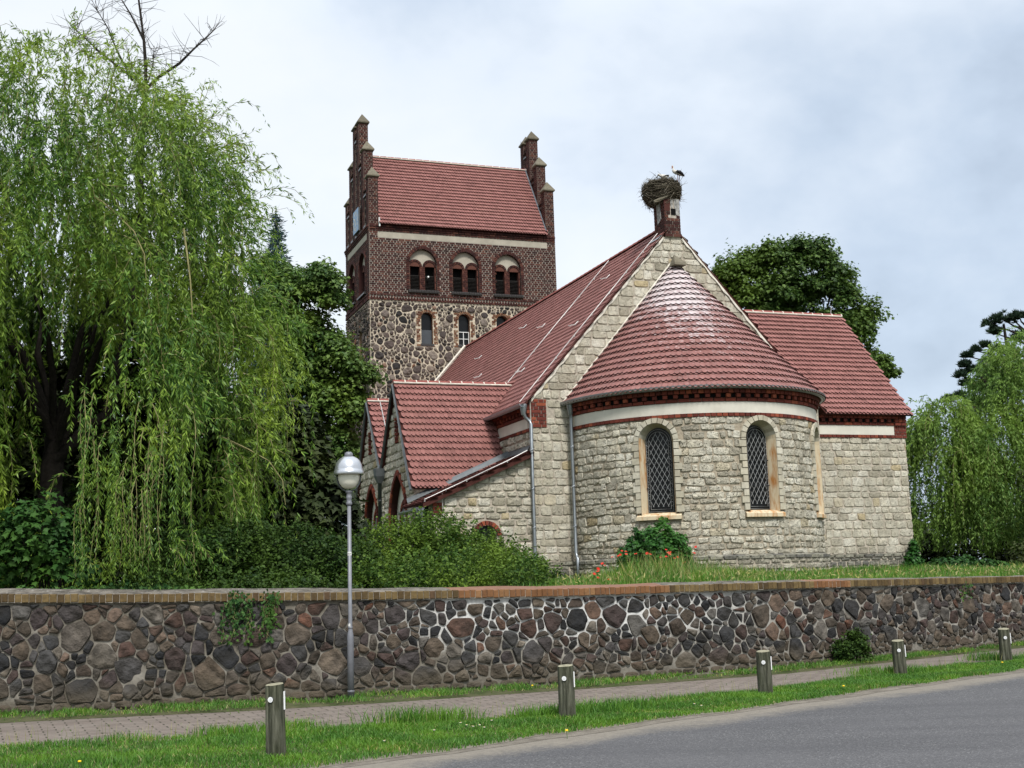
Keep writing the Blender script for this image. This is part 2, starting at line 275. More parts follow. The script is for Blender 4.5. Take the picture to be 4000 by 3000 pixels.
# ------------------------------------------------------------------ mesh builder
class MB:
    def __init__(s): s.v = []; s.n = 0; s.li = []; s.lc = []; s.mi = []; s.mats = []
    def mid(s, m):
        if m not in s.mats: s.mats.append(m)
        return s.mats.index(m)
    def add(s, V, F, m):
        V = np.asarray(V, float).reshape(-1, 3); k = s.mid(m)
        if isinstance(F, np.ndarray):
            s.li.append((F + s.n).ravel()); s.lc.append(np.full(len(F), F.shape[1])); s.mi.append(np.full(len(F), k))
        else:
            for f in F: s.li.append(np.asarray(f) + s.n)
            s.lc.append(np.array([len(f) for f in F])); s.mi.append(np.full(len(F), k))
        s.v.append(V); s.n += len(V)
    def polys(s, P, m):                        # (N,k,3) separate polygons
        N, k = P.shape[:2]; s.add(P.reshape(-1, 3), np.arange(N * k).reshape(N, k), m)
    def box(s, a, b, m):
        (x0, y0, z0), (x1, y1, z1) = a, b
        s.add([(x0, y0, z0), (x1, y0, z0), (x1, y1, z0), (x0, y1, z0), (x0, y0, z1), (x1, y0, z1), (x1, y1, z1), (x0, y1, z1)],
              [(0, 3, 2, 1), (4, 5, 6, 7), (0, 1, 5, 4), (1, 2, 6, 5), (2, 3, 7, 6), (3, 0, 4, 7)], m)
    def tube(s, pts, rad, m, k=6, cap=True):
        P = [Vector(p) for p in pts]; n = len(P)
        if not hasattr(rad, '__len__'): rad = [rad] * n
        V = []; ref = None
        for i in range(n):
            d = (P[min(i + 1, n - 1)] - P[max(i - 1, 0)])
            d = d.normalized() if d.length > 1e-9 else Vector((0, 0, 1))
            if ref is None: ref = Vector((1, 0, 0)) if abs(d.x) < .8 else Vector((0, 1, 0))
            a = d.cross(ref).normalized(); b = d.cross(a); ref = b.cross(d)
            if ref.length < 1e-6: ref = Vector((1, 0, 0))
            for j in range(k):
                t = 2 * pi * j / k; V.append(P[i] + (a * math.cos(t) + b * math.sin(t)) * rad[i])
        F = [(i * k + j, i * k + (j + 1) % k, (i + 1) * k + (j + 1) % k, (i + 1) * k + j) for i in range(n - 1) for j in range(k)]
        if cap: F += [tuple(range(k)), tuple(range((n - 1) * k, n * k))]
        s.add([tuple(v) for v in V], F, m)
    def lathe(s, prof, m, k=24, c=(0, 0)):      # prof: (r,z)
        V = []; n = len(prof)
        for r, z in prof:
            for j in range(k): V.append((c[0] + r * math.cos(2 * pi * j / k), c[1] + r * math.sin(2 * pi * j / k), z))
        s.add(V, [(i * k + j, i * k + (j + 1) % k, (i + 1) * k + (j + 1) % k, (i + 1) * k + j) for i in range(n - 1) for j in range(k)], m)
    def build(s, name, parent=None, smooth=False):
        me = bpy.data.meshes.new(name)
        V = np.concatenate(s.v) * SC; li = np.concatenate(s.li).astype(np.int32); lc = np.concatenate(s.lc).astype(np.int32); mi = np.concatenate(s.mi).astype(np.int32)
        me.vertices.add(len(V)); me.vertices.foreach_set('co', V.astype(np.float32).ravel())
        me.loops.add(len(li)); me.loops.foreach_set('vertex_index', li)
        me.polygons.add(len(lc)); st = np.concatenate([[0], np.cumsum(lc)[:-1]]).astype(np.int32)
        me.polygons.foreach_set('loop_start', st); me.polygons.foreach_set('loop_total', lc); me.polygons.foreach_set('material_index', mi)
        me.polygons.foreach_set('use_smooth', np.full(len(lc), smooth))
        for m in s.mats: me.materials.append(M[m])
        me.update(calc_edges=True); me.validate()
        o = bpy.data.objects.new(name, me); COL.objects.link(o)
        if parent: o.parent = parent
        return o
def thing(name, label, cat, loc=(0, 0, 0), rz=0, group=None):
    o = bpy.data.objects.new(name, None); COL.objects.link(o)
    o.location = tuple(x * SC for x in loc); o.rotation_euler = (0, 0, rz); o.empty_display_size = .3
    return tag(o, label, cat, group)
def tag(o, label, cat, group=None):
    o['label'] = label; o['category'] = cat
    if group: o['group'] = group
    return o
def kind(o, k): o['kind'] = k; return o
def copy_tree(o, parent=None):
    c = o.copy(); COL.objects.link(c)
    if parent: c.parent = parent
    for ch in list(o.children): copy_tree(ch, c)
    return c

# ------------------------------------------------------------------ masonry helpers (2-D polygons mapped onto walls)
def clip(P, n, d):
    out = []; k = len(P)
    for i in range(k):
        a = P[i]; b = P[(i + 1) % k]; da = a[0] * n[0] + a[1] * n[1] - d; db = b[0] * n[0] + b[1] * n[1] - d
        if da >= 0: out.append(a)
        if (da > 0 > db) or (da < 0 < db):
            t = da / (da - db); out.append((a[0] + t * (b[0] - a[0]), a[1] + t * (b[1] - a[1])))
    return out
def area(P): return .5 * sum(P[i][0] * P[(i + 1) % len(P)][1] - P[(i + 1) % len(P)][0] * P[i][1] for i in range(len(P)))
def cent(P): return (sum(p[0] for p in P) / len(P), sum(p[1] for p in P) / len(P))
def ccw(P): return P if area(P) > 0 else P[::-1]
def inset(P, g):
    P = ccw(P); Q = P
    for i in range(len(P)):
        a, b = P[i], P[(i + 1) % len(P)]; dx, dy = b[0] - a[0], b[1] - a[1]; l = math.hypot(dx, dy)
        if l < 1e-6: continue
        n = (-dy / l, dx / l); Q = clip(Q, n, n[0] * a[0] + n[1] * a[1] + g)
        if len(Q) < 3: return []
    return Q
def clip_region(P, reg):
    reg = ccw(reg)
    for i in range(len(reg)):
        a, b = reg[i], reg[(i + 1) % len(reg)]; n = (-(b[1] - a[1]), b[0] - a[0]); P = clip(P, n, n[0] * a[0] + n[1] * a[1])
        if len(P) < 3: return []
    return P
def cut_hole(P, H):
    c = cent(P); H = ccw(H); best = None; ins = True
    for i in range(len(H)):
        a, b = H[i], H[(i + 1) % len(H)]; dx, dy = b[0] - a[0], b[1] - a[1]; l2 = dx * dx + dy * dy
        if dx * (c[1] - a[1]) - dy * (c[0] - a[0]) < 0: ins = False
        t = max(0, min(1, ((c[0] - a[0]) * dx + (c[1] - a[1]) * dy) / l2)); q = (a[0] + t * dx, a[1] + t * dy); d = math.hypot(c[0] - q[0], c[1] - q[1])
        if best is None or d < best[0]: best = (d, q)
    if ins: return []
    d, q = best
    if d < 1e-6: return P
    n = ((c[0] - q[0]) / d, (c[1] - q[1]) / d); return clip(P, n, n[0] * q[0] + n[1] * q[1])
def coursed(reg, holes=(), rh=(.14, .24), bw=(.2, .42), rnd=random, phase=False):
    z0 = min(p[1] for p in reg); z1 = max(p[1] for p in reg); s0 = min(p[0] for p in reg); s1 = max(p[0] for p in reg); out = []
    z = z0; row = 0
    while z < z1 - 1e-4:
        h = rnd.uniform(*rh)
        if z1 - z - h < rh[0] * .5: h = z1 - z
        x = s0 - rnd.uniform(0, bw[0]) if not phase else s0 - (bw[0] * .5 if row % 2 else 0)
        while x < s1:
            b = rnd.uniform(*bw); P = [(x, z), (x + b, z), (x + b, min(z + h, z1)), (x, min(z + h, z1))]
            P = clip_region(P, reg)
            for H in holes:
                if P:
                    hx = [q[0] for q in H]; hz = [q[1] for q in H]
                    if max(q[0] for q in P) > min(hx) and min(q[0] for q in P) < max(hx) and max(q[1] for q in P) > min(hz) and min(q[1] for q in P) < max(hz): P = cut_hole(P, H)
            if len(P) >= 3 and abs(area(P)) > .0012: out.append(P)
            x += b
        z += h; row += 1
    return out
def bond(reg, holes=(), bh=.078, bl=.26):       # cross-bond brickwork: stretcher and header courses
    z0 = min(p[1] for p in reg); z1 = max(p[1] for p in reg); s0 = min(p[0] for p in reg); s1 = max(p[0] for p in reg); out = []
    nrow = max(1, round((z1 - z0) / bh)); h = (z1 - z0) / nrow
    for r in range(nrow):
        b = bl if r % 2 == 0 else bl / 2; x = s0 - (bl * .25 if r % 2 else (bl * .5 if r % 4 == 2 else 0))
        while x < s1:
            P = clip_region([(x, z0 + r * h), (x + b, z0 + r * h), (x + b, z0 + r * h + h), (x, z0 + r * h + h)], reg)
            for H in holes:
                if P:
                    hx = [q[0] for q in H]; hz = [q[1] for q in H]
                    if max(q[0] for q in P) > min(hx) and min(q[0] for q in P) < max(hx) and max(q[1] for q in P) > min(hz) and min(q[1] for q in P) < max(hz): P = cut_hole(P, H)
            if len(P) >= 3 and abs(area(P)) > .0006: out.append(P)
            x += b
    return out
def blocks(mb, polys, fn, m, gap=.012, depth=.03, bev=.012, rough=.0, jit=0.):
    for P in polys:
        if jit: P = [(p[0] + random.uniform(-jit, jit), p[1] + random.uniform(-jit, jit)) for p in P]
        A = inset(P, gap * (1 if not rough else random.uniform(.6, 1.6)))
        if len(A) < 3: continue
        if rough:
            Q = []
            for i in range(len(A)):
                a, b = A[i], A[(i + 1) % len(A)]; r_ = random.uniform(.05, .2); Q += [(a[0] * (1 - r_) + b[0] * r_, a[1] * (1 - r_) + b[1] * r_), (a[0] * r_ + b[0] * (1 - r_), a[1] * r_ + b[1] * (1 - r_))]
            A = Q
        c = cent(A); ext = max(math.hypot(p[0] - c[0], p[1] - c[1]) for p in A); f = max(.3, 1 - bev / max(ext * .7, .01))
        B = [(c[0] + (p[0] - c[0]) * f, c[1] + (p[1] - c[1]) * f) for p in A]; k = len(A); d = depth * (1 + random.uniform(-.3, .3) * (rough > 0))
        V = [fn(p[0], p[1], 0) for p in A] + [fn(p[0], p[1], d + random.uniform(-rough, rough)) for p in B]; F = [(i, (i + 1) % k, k + (i + 1) % k, k + i) for i in range(k)]
        if rough: V.append(fn(c[0] + random.uniform(-.02, .02), c[1] + random.uniform(-.02, .02), d + random.uniform(0, rough * 1.5))); F += [(k + i, k + (i + 1) % k, 2 * k) for i in range(k)]
        else: F.append(tuple(range(k, 2 * k)))
        mb.add(V, F, m)
def pebbles(mb, polys, fn, m, gap=.02, depth=.05, rnd=.22, jit=0.):
    for P in polys:
        A = inset(P, gap * random.uniform(.6, 1.5) * (.68 if fn is wall_fn_ref and cent(P)[0] < S_REF else 1))
        if len(A) < 3 or abs(area(A)) < .0015: continue
        if jit: A = [(p[0] + random.uniform(-jit, jit), p[1] + random.uniform(-jit, jit)) for p in A]
        for it in range(2):
            Q = []; r_ = rnd if it == 0 else .25
            for i in range(len(A)):
                a, b = A[i], A[(i + 1) % len(A)]; Q += [(a[0] * (1 - r_) + b[0] * r_, a[1] * (1 - r_) + b[1] * r_), (a[0] * r_ + b[0] * (1 - r_), a[1] * r_ + b[1] * (1 - r_))]
            A = Q
        c = cent(A); k = len(A); d = depth * random.uniform(.6, 1.3); V = []
        tx, tz = random.uniform(-.16, .16), random.uniform(-.16, .16); q1, q2, q3, q4 = [random.uniform(0, 6.28) for _ in range(4)]; k1, k2 = random.uniform(12, 26), random.uniform(12, 26)
        for f, h in ((1, 0), (.95, .66), (.70, .95), (.36, 1.03)):
            for p in A:
                dx, dz = (p[0] - c[0]) * f, (p[1] - c[1]) * f
                hh = d * h + (dx * tx + dz * tz if h else 0) + (.28 * d * (math.sin(dx * k1 + q1) * math.sin(dz * k2 + q2) + .5 * math.sin((dx + dz) * 31 + q3)) if h else -.004)
                V.append(fn(c[0] + dx, c[1] + dz, hh))
        V.append(fn(c[0], c[1], d * 1.05)); F = []
        for r in range(3): F += [(r * k + i, r * k + (i + 1) % k, (r + 1) * k + (i + 1) % k, (r + 1) * k + i) for i in range(k)]
        F += [(3 * k + i, 3 * k + (i + 1) % k, 4 * k) for i in range(k)]
        mb.add(V, F, m)
wall_fn_ref = None; S_REF = 0
def voronoi(reg, holes, size, var=.55, aspect=1.25):
    """irregular stone layout: cells of a varied-density point set, clipped to the region"""
    s0 = min(p[0] for p in reg); s1 = max(p[0] for p in reg); z0 = min(p[1] for p in reg); z1 = max(p[1] for p in reg)
    pts = []; rad = []; n = int((s1 - s0) * (z1 - z0) / (size * size) * 14)
    X = np.zeros((0, 2)); Rr = np.zeros(0)
    cand = RNG.uniform((s0 - size, z0 - size), (s1 + size, z1 + size), (n, 2)); rr = size * (1 - var + 1.55 * var * RNG.random(n) ** 1.6)
    keep = []
    for i in range(n):
        if keep:
            K = cand[keep]; d = np.hypot((K[:, 0] - cand[i, 0]) / aspect, K[:, 1] - cand[i, 1])
            if (d < .5 * (rr[keep] + rr[i])).any(): continue
        keep.append(i)
    P = cand[keep]; Rr = rr[keep]; out = []
    for i in range(len(P)):
        x, z = P[i]
        if not (s0 - .05 < x < s1 + .05 and z0 - .05 < z < z1 + .05): continue
        d = np.hypot(P[:, 0] - x, P[:, 1] - z); nb = np.argsort(d)[1:20]
        C = [(x - size * 2, z - size * 2), (x + size * 2, z - size * 2), (x + size * 2, z + size * 2), (x - size * 2, z + size * 2)]
        for j in nb:
            n_ = (x - P[j, 0], z - P[j, 1]); l2 = n_[0] ** 2 + n_[1] ** 2
            wgt = .5 + .5 * (Rr[j] ** 2 - Rr[i] ** 2) / l2 * .5; wgt = min(.75, max(.25, wgt))   # power diagram: big stones claim more
            q = (x + (P[j, 0] - x) * (1 - wgt), z + (P[j, 1] - z) * (1 - wgt)); C = clip(C, n_, n_[0] * q[0] + n_[1] * q[1])
            if len(C) < 3: break
        if len(C) < 3: continue
        C = clip_region(C, reg)
        for H in holes:
            if C: C = cut_hole(C, H)
        if len(C) >= 3: out.append(C)
    return out
def panel(mb, reg, holes, fn, m):
    polys = [[Vector((p[0], p[1], 0)) for p in reg]] + [[Vector((p[0], p[1], 0)) for p in H[::-1]] for H in holes]
    flat = [p for q in polys for p in q]; T = tessellate_polygon(polys)
    mb.add([fn(p.x, p.y, 0) for p in flat], [tuple(t) for t in T], m)
def reveal(mb, H, fn, depth, m, m2=None, closed=True):
    k = len(H)
    V = [fn(p[0], p[1], .012) for p in H] + [fn(p[0], p[1], -depth) for p in H]
    mb.add(V, [(i, (i + 1) % k, k + (i + 1) % k, k + i) for i in range(k if closed else k - 1)], m)
    if m2: mb.add([fn(p[0], p[1], -depth) for p in H], [tuple(range(k))], m2)
def arch(c, z0, zs, a, k=14, point=0.0):
    """convex outline of an arched opening; point>0 gives a pointed arch of that extra rise ratio"""
    P = [(c - a, z0), (c + a, z0), (c + a, zs)]
    if point:
        Rr = a * (1 + point); cx = c + a - Rr; top = math.acos((c - cx) / Rr)
        for i in range(1, k // 2 + 1): t = top * i / (k // 2); P.append((cx + Rr * math.cos(t), zs + Rr * math.sin(t)))
        cx2 = c - a + Rr
        for i in range(k // 2 - 1, 0, -1): t = top * i / (k // 2); P.append((cx2 - Rr * math.cos(t), zs + Rr * math.sin(t)))
    else:
        for i in range(1, k): t = pi * i / k; P.append((c + a * math.cos(t), zs + a * math.sin(t)))
    P.append((c - a, zs)); return P
def ring(c, zs, a, b, n, point=0.0, t0=0, t1=pi):
    out = []
    if point:
        for side in (1, -1):
            Rr = a * (1 + point); cx = a - Rr; top = math.acos(-cx / Rr) + .02; wd = b - a; m_ = n // 2
            for i in range(m_):
                u0, u1 = top * i / m_, top * (i + 1) / m_
                out.append([(c + side * (cx + r * math.cos(u)), zs + r * math.sin(u)) for r, u in ((Rr, u0), (Rr + wd, u0), (Rr + wd, u1), (Rr, u1))])
        return [ccw(p) for p in out]
    for i in range(n):
        u0 = t0 + (t1 - t0) * i / n; u1 = t0 + (t1 - t0) * (i + 1) / n
        out.append([(c + r * math.cos(u), zs + r * math.sin(u)) for r, u in ((a, u0), (b, u0), (b, u1), (a, u1))])
    return out
def rows(c0, c1, z0, z1, bw):                     # one course of bricks
    n = max(1, round((c1 - c0) / bw)); b = (c1 - c0) / n
    return [[(c0 + i * b, z0), (c0 + i * b + b, z0), (c0 + i * b + b, z1), (c0 + i * b, z1)] for i in range(n)]
# ------------------------------------------------------------------ roof tiles (double-lap beaver-tail tiles)
def tile_template(tw, row, dbl=True, lift=1.0):
    xs = np.linspace(-.5, .5, 7); arc = .05 * (1 - np.cos(pi * xs)) * .9
    T = []
    for off, dt, dn in ((0, 0, 0), (.5, -.024, -.024)) if dbl else ((0, 0, 0),):
        top = [(-.485 + off, row * 1.05, .008 + dn), (.485 + off, row * 1.05, .010 + dn)]
        low = [(x * .97 + off, a + dt, .056 * lift + dn * lift) for x, a in zip(xs[::-1], arc[::-1])]
        T.append(np.array(top + low + [(p[0], p[1] + .004, p[2] - .024 * lift) for p in low]))
    return T
TF = [tuple(range(9))] + [(2 + i, 9 + i, 10 + i, 3 + i) for i in range(6)]
def add_tiles(mb, m, fn, ns, rws, tw, row, dbl=True, s_of=None, jit=.004, lift=1.0, edge='tile_edge'):
    """fn(s(arr), t(arr), n(arr)) -> (N,3);  ns(r) gives (start, count, step) along the eave for a row"""
    T = tile_template(tw, row, dbl, lift)
    for r in range(rws):
        st, cnt, step = ns(r)
        if cnt < 1: continue
        for q in T:
            base = st + (np.arange(cnt) + .5 * (r % 2)) * step
            S = base[:, None] + q[None, :, 0] * step; Tt = np.repeat((r * row + q[:, 1])[None], cnt, 0) + RNG.uniform(-.003, .003, (cnt, 1)); N = np.repeat(q[None, :, 2], cnt, 0) + RNG.uniform(-jit, jit, (cnt, 1))
            P = fn(S, Tt, N)                       # (cnt,16,3)
            V = P.reshape(-1, 3); o = np.arange(cnt)[:, None] * 16
            mb.add(V, o + np.array(TF[0])[None], m)
            mb.v.pop(); mb.n -= len(V)             # share the vertices with the rim faces
            rim = (o[:, :, None] + np.array(TF[1:])[None]).reshape(-1, 4); mb.add(V, rim, edge)
def flat_roof(mb, m, P0, ds, dt, width, length, tw=.113, row=.2, dbl=True, lift=1.0, edge='tile_edge'):
    P0 = np.array(P0, float); ds = np.array(ds, float); dt = np.array(dt, float); ds /= np.linalg.norm(ds); dt /= np.linalg.norm(dt); n = np.cross(ds, dt)
    if n[2] < 0: n = -n
    fn = lambda S, T, N: P0 + S[..., None] * ds + T[..., None] * dt + N[..., None] * n
    cnt = int(round(width / tw)); step = width / (cnt + .5); rw = int(round(length / row)); row = length / rw
    add_tiles(mb, m, fn, lambda r: (step * .5, cnt, step), rw, tw, row, dbl, lift=lift, edge=edge)
    th = .035; q = [P0 + a * ds * width + b * dt * length - n * c for c in (0, th) for a, b in ((0, 0), (1, 0), (1, 1), (0, 1))]
    mb.add(q, [(0, 1, 2, 3), (7, 6, 5, 4), (0, 4, 5, 1), (1, 5, 6, 2), (2, 6, 7, 3), (3, 7, 4, 0)], 'underlay')
def ridge(name, a, b, r, parent, step=.23, mortar=True):
    mb = MB(); a = Vector(a); b = Vector(b); L = (b - a).length; n = round(L / step); d = (b - a) / n
    for i in range(n):
        p = a + d * i; q = p + d * .97; up = Vector((0, 0, 1)); sd = d.normalized().cross(up)
        V = []; 
        for pt, rr in ((p, r), (q, r * 1.12)):
            for j in range(7): t = pi * j / 6; V.append(tuple(pt + sd * math.cos(t) * rr + up * (math.sin(t) * rr * .9 - .01)))
        mb.add(V, [(j, j + 1, 8 + j, 7 + j) for j in range(6)] + [tuple(range(7)), tuple(range(13, 6, -1))], 'ridgetile')
        if mortar:
            q2 = q - d * .03; V = []
            for pt in (q2, q2 + d * .09):
                for j in range(7): t = pi * j / 6; V.append(tuple(pt + sd * math.cos(t) * r * 1.16 + up * (math.sin(t) * r * 1.05 - .01)))
            mb.add(V, [(j, j + 1, 8 + j, 7 + j) for j in range(6)], 'whitemortar')
    if mortar:
        sd = (b - a).normalized().cross(Vector((0, 0, 1)))
        for sg in (1, -1): mb.tube([a + sd * sg * r * 1.0 + Vector((0, 0, -.02)), b + sd * sg * r * 1.0 + Vector((0, 0, -.02))], .022, 'whitemortar', 5)
    return mb.build(name, parent)

# ================================================================== SETTING
GZ = 1.45                                         # churchyard level (units)
YAW, CX, CY = .351, 4.138, 30.0
CO, SI = math.cos(YAW), math.sin(YAW)
def church_pt(u, v, z=0): return (CX + u * CO - v * SI, CY + u * SI + v * CO, z)
WXY = np.array([(-60, 11), (-30, 14.0), (-12, 16.15), (-7, 16.85), (-5.5, 17.05), (-3.5, 17.55), (-1.96, 18.1), (.56, 19.05), (3.87, 20.5), (5.9, 21.7), (10.1, 24.9), (16, 29.8), (26, 38.2), (60, 66)])
WZ = np.array([(-60, 1.5), (-12, 1.5), (-7, 1.47), (-5.5, 1.42), (-3.5, 1.375), (-1.9, 1.335), (.6, 1.29), (3.9, 1.275), (6.1, 1.25), (10.1, 1.19), (16, 1.13), (60, 1.0)])
def wy(x): return (np.interp(x - .5, WXY[:, 0], WXY[:, 1]) + np.interp(x + .5, WXY[:, 0], WXY[:, 1]) + np.interp(x, WXY[:, 0], WXY[:, 1])) / 3
def wz(x): return np.interp(x, WZ[:, 0], WZ[:, 1])

def strip(name, near, far, z, m, nx=60, ny=6, bulge=0, rough=0):
    t = np.linspace(0, 1, nx); a = np.array([near(x) for x in t]); b = np.array([far(x) for x in t]); V = []
    for j in range(ny):
        f = j / (ny - 1)
        for i in range(nx): p = a[i] * (1 - f) + b[i] * f; V.append((p[0], p[1], z + bulge * math.sin(pi * f) + rough * math.sin(p[0] * 2.1 + j) * math.cos(p[1] * 1.7)))
    mb = MB(); mb.add(V, [(j * nx + i, j * nx + i + 1, (j + 1) * nx + i + 1, (j + 1) * nx + i) for j in range(ny - 1) for i in range(nx - 1)], m)
    return kind(mb.build(name, smooth=True), 'structure')
mb = MB(); mb.add([(-900, -900, -.06), (900, -900, -.06), (900, 900, -.06), (-900, 900, -.06)], [(0, 1, 2, 3)], 'meadow'); kind(mb.build('ground'), 'structure')
RD = np.array((.769, .639)); RN = np.array((-.639, .769))
def rp(along, n): return RD * along + RN * n
strip('road', lambda t: rp(-60 + 160 * t, 3.4), lambda t: rp(-60 + 160 * t, 10.0), -.03, 'asphalt')
wob = lambda x: .05 * math.sin(x * 1.3) + .06 * math.sin(x * 3.1 + 1) + .03 * math.sin(x * 7.7)
strip('road_shoulder', lambda t: rp(-40 + 120 * t, 9.70 + .5 * wob(-40 + 120 * t)), lambda t: rp(-40 + 120 * t, 10.15), -.0275, 'sand', 400)
PN = np.array([(-40, 4), (-12, 12.1), (-5.74, 13.45), (-3.35, 13.9), (-1.6, 14.2), (-.12, 14.75), (2.97, 16.75), (8.95, 21.6), (20, 30.8), (60, 64)])
PF = np.array([(-40, 10), (-12, 15.2), (-6.56, 15.95), (-3.71, 16.5), (-1.86, 17.1), (1.16, 18.25), (4.12, 19.75), (9.34, 23.75), (20, 32.7), (60, 66)])
def ny_(x): return np.interp(x, PN[:, 0], PN[:, 1])
def fy_(x): return np.interp(x, PF[:, 0], PF[:, 1])
strip('path', lambda t: np.array((-40 + 90 * t, ny_(-40 + 90 * t) - .15)), lambda t: np.array((-40 + 90 * t, fy_(-40 + 90 * t) + .1)), -.0225, 'paver', 200)
def vnear(x): # verge edge towards the road at this x
    return (9.88 + .8 * wob(x * 1.3) + .639 * x) / .769
strip('verge', lambda t: np.array((-14 + 40 * t, vnear(-14 + 40 * t))), lambda t: np.array((-14 + 40 * t, ny_(-14 + 40 * t))), -.025, 'soil', 400, 8, .012)
strip('wall_foot_strip', lambda t: np.array((-14 + 40 * t, fy_(-14 + 40 * t) + .04 * math.sin(37 * t))), lambda t: np.array((-14 + 40 * t, wy(-14 + 40 * t) + .05)), -.02, 'soil', 200, 4, .03)
# churchyard terrain behind the retaining wall
xs = np.concatenate([np.linspace(-300, -20, 20), np.linspace(-18, 26, 90), np.linspace(30, 300, 20)]); ts = [.25, .6, 1, 2, 3.5, 6, 9, 14, 22, 40, 80, 200, 500]
V = []
for t in ts:
    for x in xs:
        f = min(1, (t - .25) / 4); z = (wz(x) + .02) * (1 - f) + (GZ + .04 * math.sin(x * .7) * math.cos(t * .6)) * f
        V.append((x, wy(x) + t, z))
nx = len(xs); mb = MB(); mb.add(V, [(j * nx + i, j * nx + i + 1, (j + 1) * nx + i + 1, (j + 1) * nx + i) for j in range(len(ts) - 1) for i in range(nx - 1)], 'meadow')
kind(mb.build('churchyard_ground', smooth=True), 'structure')
def ground_z(x, y):
    t = y - wy(x); f = min(1, max(0, (t - .25) / 4)); return (wz(x) + .02) * (1 - f) + (GZ + .04 * math.sin(x * .7) * math.cos(t * .6)) * f

# ================================================================== CHURCH
church = thing('church', 'old village church of pale sandstone with brick bell tower, round apse and red tiled roofs', 'church', church_pt(0, 0), YAW)
P_ = church
VT, TD, TW = 16.85, 4.04, 3.75
HR, NW, NE = 10.22, 3.95, 5.74                    # ridge height, half width, wall-plate height
NS = (HR - NE) / NW                               # nave roof slope
def east(v0): return lambda s, z, n: (s, v0 - n, z)          # wall facing the viewer side (-v)
def left(u0): return lambda s, z, n: (u0 - n, s, z)          # wall facing -u ; s runs along v
def right(u0): return lambda s, z, n: (u0 + n, s, z)
def plinth(mb, s0, s1, fn, z1=1.93):
    f2 = lambda s, z, n: fn(s, z, n + .06)
    panel(mb, [(s0, 1.0), (s1, 1.0), (s1, z1 - .02), (s0, z1 - .02)], [], f2, 'mortar')
    blocks(mb, coursed([(s0, 1.1), (s1, 1.1), (s1, z1 - .09), (s0, z1 - .09)], (), (.13, .2), (.2, .4)), f2, 'plinth', .012, .028, .012, .008, .006)
    blocks(mb, [[(x, z1 - .09), (x + .3, z1 - .09), (x + .3, z1), (x, z1)] for x in np.arange(s0, s1 - .1, .3)], f2, 'plinth', .004, .045, .02)
    mb.add([fn(s0, z1, .0), fn(s1, z1, .0), fn(s1, z1 - .03, .10), fn(s0, z1 - .03, .10)], [(0, 1, 2, 3)], 'plinth')
# ---- nave walls
mb = MB()
gab = [(-NW, 1.0), (NW, 1.0), (NW, NE), (.25, HR - .28), (-.25, HR - .28), (-NW, NE)]
panel(mb, gab, [], east(0), 'mortar')
qo = [(-NW - .01, 5.06), (-3.57, 5.06), (-3.57, 5.74), (-NW - .01, 5.74)]
blocks(mb, coursed([(-NW, 1.93), (NW, 1.93), (NW, NE), (.25, HR - .28), (-.25, HR - .28), (-NW, NE)], [qo], (.15, .26), (.22, .46)), east(0), 'ashlar', .009, .022, .012, .006, .016)
plinth(mb, -NW, -2.7, east(0)); 
panel(mb, [(0, 1.0), (VT, 1.0), (VT, NE), (0, NE)], [], left(-NW), 'mortar')
blocks(mb, coursed([(0, 4.3), (3, 4.3), (3, 4.99), (0, 4.99)], (), (.14, .22), (.16, .34)), left(-NW), 'ashlar_rough', .014, .035, .016, .015, .012)
panel(mb, [(0, 1.0), (VT, 1.0), (VT, NE), (0, NE)], [], right(NW), 'mortar')
mb.build('nave_wall', P_)
mb = MB(); blocks(mb, bond([(-NW - .012, 5.06), (-3.57, 5.06), (-3.57, 5.74), (-NW - .012, 5.74)], (), .085, .26), east(-.004), 'brickred', .005, .03, .004); mb.box((-NW - .03, -.012, 5.06), (-3.575, .2, 5.74), 'brickmortar')
mb.build('brick_quoin', P_)
def cornice(mb, s0, s1, fn, zb=5.06, top=5.62, dent=.115):
    """brick course, plaster band, brick course, dentil course, brick course, stacked outwards"""
    blocks(mb, rows(s0, s1, zb - .085, zb, .13), fn, 'brickred', .005, .045, .004)
    mb.add([fn(s0, zb - .085, .012), fn(s1, zb - .085, .012), fn(s1, top, .012), fn(s0, top, .012)], [(0, 1, 2, 3)], 'brickmortar')
    L = max(1, int((s1 - s0) / .25)); ss = np.linspace(s0, s1, L + 1)
    for a, b in zip(ss[:-1], ss[1:]): mb.add([fn(a, zb, .026), fn(b, zb, .026), fn(b, zb + .245, .026), fn(a, zb + .245, .026)], [(0, 1, 2, 3)], 'plaster')
    z = zb + .25
    blocks(mb, rows(s0, s1, z, z + .085, .26), fn, 'brickred', .005, .05, .004)
    for i, r in enumerate(rows(s0, s1, z + .085, z + .175, dent)):
        if i % 2 == 0: blocks(mb, [r], fn, 'brickred', .004, .095, .004)
    for a, b in zip(ss[:-1], ss[1:]): mb.add([fn(a, z + .085, .03), fn(b, z + .085, .03), fn(b, z + .175, .03), fn(a, z + .175, .03)], [(0, 1, 2, 3)], 'black')
    blocks(mb, rows(s0, s1, z + .175, top, .13), fn, 'brickred', .005, .115, .004)
mb = MB(); cornice(mb, .012, VT, left(-NW)); mb.build('nave_cornice', P_)
